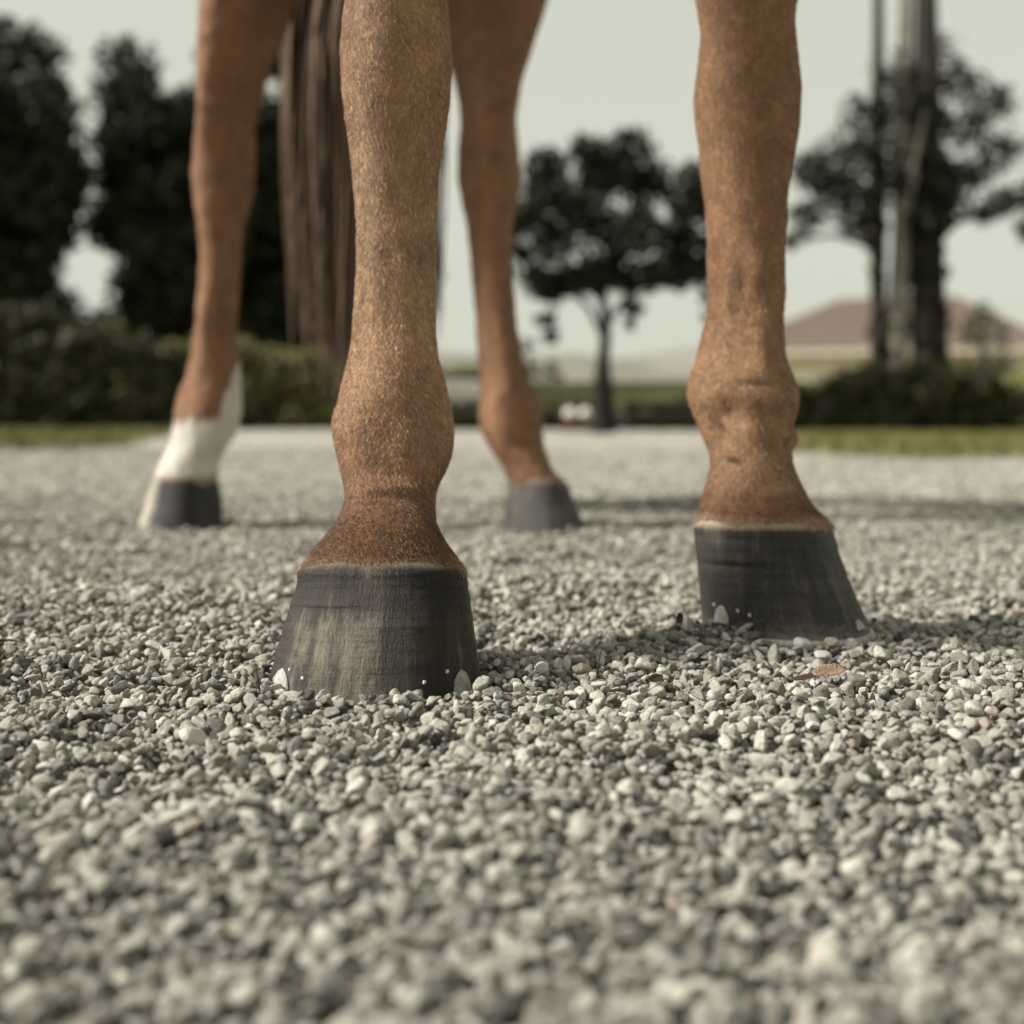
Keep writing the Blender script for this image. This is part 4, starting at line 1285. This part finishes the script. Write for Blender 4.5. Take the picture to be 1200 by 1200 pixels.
def house(name, label, x0, x1, Y0, Y1, eave, ridge_z, rx0, rx1, mwall, mroof, wins, over=0.5):
    root = empty(name, ((x0 + x1) / 2, Y0, 0))
    tag(root, label, 'house')
    link('wall', boxes([((x0 + x1) / 2, (Y0 + Y1) / 2, eave / 2, x1 - x0, Y1 - Y0, eave)]), mwall, root)
    ym = (Y0 + Y1) / 2
    a, b, c, d = (x0 - over, Y0 - over, eave), (x1 + over, Y0 - over, eave), (x1 + over, Y1 + over, eave), (x0 - over, Y1 + over, eave)
    V = [a, b, c, d, (rx0, ym, ridge_z), (rx1, ym, ridge_z)]
    V = [(p[0], p[1], p[2] + 0.18) for p in V]
    # tile courses as steps up the front and side slopes
    rows = 16
    RV, RF = [], []
    def slope(p0, p1, q0, q1):
        p0, p1, q0, q1 = map(np.array, (p0, p1, q0, q1))
        n = np.cross(p1 - p0, q0 - p0); n = n / np.linalg.norm(n)
        if n[2] < 0: n = -n
        for i in range(rows):
            t0, t1 = i / rows, (i + 1) / rows
            a0, a1 = p0 + (q0 - p0) * t0 + n * 0.05, p1 + (q1 - p1) * t0 + n * 0.05
            b0, b1 = p0 + (q0 - p0) * t1, p1 + (q1 - p1) * t1
            o = len(RV)
            RV.extend([tuple(a0), tuple(a1), tuple(b1), tuple(b0), tuple(a0 - n * 0.06), tuple(a1 - n * 0.06)])
            RF.extend([(o, o + 1, o + 2, o + 3), (o + 4, o + 5, o + 1, o)])
    slope(V[0], V[1], V[4], V[5]); slope(V[1], V[2], V[5], V[5]); slope(V[3], V[0], V[4], V[4]); slope(V[2], V[3], V[5], V[4])
    rf = link('roof', mesh_np('roof', np.array(RV), RF), mroof, root)
    link('fascia', boxes([((x0 + x1) / 2, (Y0 + Y1) / 2, eave + 0.09, x1 - x0 + 2 * over - 0.04, Y1 - Y0 + 2 * over - 0.04, 0.34)]), M_TRIM, root)
    for (wx, wz, ww, wh) in wins:
        f = link('window', boxes([(wx, Y0 - 0.02, wz + wh / 2, ww, 0.06, 0.08), (wx, Y0 - 0.02, wz - wh / 2, ww, 0.06, 0.08), (wx - ww / 2, Y0 - 0.02, wz, 0.08, 0.06, wh + 0.08), (wx + ww / 2, Y0 - 0.02, wz, 0.08, 0.06, wh + 0.08), (wx, Y0 - 0.015, wz, 0.05, 0.05, wh)]), M_TRIM, root)
        g = bpy.data.objects.new('pane', boxes([(wx, Y0 - 0.004, wz, ww - 0.06, 0.012, wh - 0.06)])); C.objects.link(g); g.data.materials.append(M_GLASS); g.parent = f
    return root
YH = 48.0
hx_a, hx_b = (862 - CX) / F * YH, (1212 - CX) / F * YH
house('hip_roof_house', 'cream house with a dusty brown hipped roof behind the right hedge', hx_a, hx_b, YH, YH + 9, 2.5, 4.75, (985 - CX) / F * (YH + 4.5) - 1.35, (1110 - CX) / F * (YH + 4.5) - 1.35, M_WALL, M_ROOF,
      [(14.4, 1.35, 1.4, 1.2), (17.6, 1.35, 1.4, 1.2)]).rotation_euler.z = math.radians(-18)

# right: ivy-clad trunks and a pale one
YT = 13.6
def ivy_tree(name, label, px0, px1, py1, rad, seed, mbark, ivy, crown, per=1500):
    b = P(px0, HY, YT); b[2] = 0
    e = P(px1, py1, YT)
    top = P(px1 + (px1 - px0) * 0.6, -30, YT)
    path = [tuple(b), tuple(b + (e - b) * 0.33), tuple(b + (e - b) * 0.66), tuple(e), tuple((e + top) / 2), tuple(top)]
    rads = [rad * 1.15, rad, rad * 0.96, rad * 0.92, rad * 0.8, rad * 0.6]
    clumps = []
    r = np.random.default_rng(seed)
    if ivy:
        for t in np.arange(0.08, 1.5, 0.045):
            c = np.array(b) + (np.array(e) - np.array(b)) * t
            clumps.append((c[0] + r.normal(0, 0.03), c[1] + r.normal(0, 0.05), c[2], rad * r.uniform(0.95, 1.35)))
    clumps += cl(crown, YT, 0.5, seed)
    lm = [([tuple(e), tuple((np.array(e) + np.array(c[:3])) / 2 + np.array((0, 0, 0.1))), tuple(c[:3])], [rad * 0.4, rad * 0.3, 0.02], 6) for c in cl(crown[:5], YT, 0.4, seed + 2)]
    return tree(name, label, 'tree', tuple(b), path, rads, lm, clumps, M_LEAF_B, mbark, per, 0.05, seed)
crownR = [(1085, 260, 28), (1110, 240, 30), (1130, 210, 34), (1090, 200, 38), (1150, 250, 22), (1175, 235, 26), (1050, 220, 34), (1030, 180, 36), (1080, 150, 40), (1130, 150, 38), (1170, 180, 34), (1205, 270, 22), (1210, 230, 30), (1070, 100, 34), (1120, 95, 34), (1165, 120, 30)]
ivy_tree('ivy_tree', 'thick dark ivy-covered tree trunk rising behind the right hedge', 1090, 1087, 290, 0.18, 71, M_BARK_D, True, crownR, 3200)
ivy_tree('ivy_tree', 'thin dark leafy trunk at the left of the trunk group beyond the hedge', 1029, 1029, 290, 0.085, 72, M_BARK_D, True, [(1020, 250, 28), (1000, 225, 34), (970, 230, 30), (945, 255, 26), (928, 282, 18), (985, 190, 40), (1020, 140, 44), (950, 200, 34), (1000, 262, 20)], 3000)
ivy_tree('pale_tree', 'slender pale grey trunk between two dark ivy-covered trunks', 1045, 1056, 290, 0.105, 73, M_BARK_P, False, [(1075, 200, 24), (1085, 130, 34), (1050, 90, 36), (1100, 60, 30)], 1500)
YS = 26.0
shr = [(1140, 380, 16), (1155, 370, 18), (1168, 384, 16), (1176, 402, 14), (1130, 396, 14), (1150, 400, 20), (1182, 424, 12), (1165, 420, 16), (1140, 425, 16), (1150, 358, 8)]
tree('garden_tree', 'small rounded tree in front of the house roof at the far right', 'tree', tuple(P(1152, HY, YS) * np.array((1, 1, 0))), [tuple(P(1152, HY, YS) * np.array((1, 1, 0))), tuple(P(1152, 440, YS)), tuple(P(1150, 385, YS))], [0.12, 0.1, 0.04], None,
     cl(shr, YS, 0.5, 75), M_LEAF_H, M_BARK_D, 700, 0.07, 75)
# bushes low behind the middle
lowb = [(612, 420, 16), (625, 432, 14), (640, 436, 12), (600, 432, 14), (648, 428, 9), (618, 404, 9), (652, 440, 8)]
tree('shrub', 'grey-green shrub right of the bare hind leg on the bank', 'shrub', tuple(P(620, HY, 19.0) * np.array((1, 1, 0))), [tuple(P(620, HY, 19.0) * np.array((1, 1, 0))), tuple(P(620, 450, 19.0)), tuple(P(622, 420, 19.0))], [0.06, 0.05, 0.02], None,
     cl(lowb, 19.0, 0.3, 77), M_LEAF_H, M_BARK_D, 700, 0.06, 77)

# timber rail in front of the low hedge
fr_ = empty('rail_fence', (1.75, 14.9, 0))
tag(fr_, 'low dark timber rail fence behind the gap between the hind hoof and right foreleg', 'fence')
for px in (738, 775, 812, 849):
    b = P(px, HY, 14.9)
    link('post', boxes([(b[0], 14.9, 0.17, 0.10, 0.10, 0.36)], 0.01), M_TIMBER, fr_)
xa, xb = P(730, HY, 14.9)[0], P(858, HY, 14.9)[0]
for z in (0.285, 0.13):
    link('rail', boxes([((xa + xb) / 2, 14.83, z, xb - xa, 0.035, 0.09)], 0.006), M_TIMBER, fr_)

# two white globes on a terracotta planter, and a white bench beyond
pl = P(680, HY, 14.6)
pr_ = empty('planter', (pl[0], 14.6, 0))
tag(pr_, 'low terracotta trough at the foot of the low hedge', 'planter')
link('trough', boxes([(pl[0], 14.6, 0.055, 0.42, 0.16, 0.11)], 0.012), M_TERRA, pr_)
link('rim', boxes([(pl[0], 14.6, 0.122, 0.45, 0.19, 0.025)], 0.006), M_TERRA, pr_)
for px, sx in ((668, 'left'), (686, 'right')):
    c = P(px, 484, 14.6)
    bm = bmesh.new(); bmesh.ops.create_icosphere(bm, subdivisions=3, radius=0.072)
    for v in bm.verts:
        v.co *= 1 + 0.06 * math.sin(v.co.x * 60 + px) * math.cos(v.co.y * 50) ; v.co.z *= 0.9
    me = bpy.data.meshes.new('white_stone'); bm.to_mesh(me); bm.free()
    me.polygons.foreach_set('use_smooth', np.ones(len(me.polygons), dtype=bool))
    o = link('white_stone', me, M_WHITE, loc=(c[0], 14.6, 0.135 + 0.06))
    tag(o, '%s one of two blurred round white stones low behind the hind hoof' % sx, 'stone', 'white stones on the trough')
wl = empty('garden_wall', (P(545, HY, 17.8)[0], 17.8, 0))
tag(wl, 'short white garden wall between the nearest leg and the bare hind leg', 'wall')
wx = P(545, HY, 17.8)[0]
link('wall', boxes([(wx, 17.8, 0.30, 0.62, 0.16, 0.60)], 0.01), M_WHITE, wl)
link('coping', boxes([(wx, 17.8, 0.625, 0.70, 0.22, 0.05)], 0.008), M_WHITE, wl)
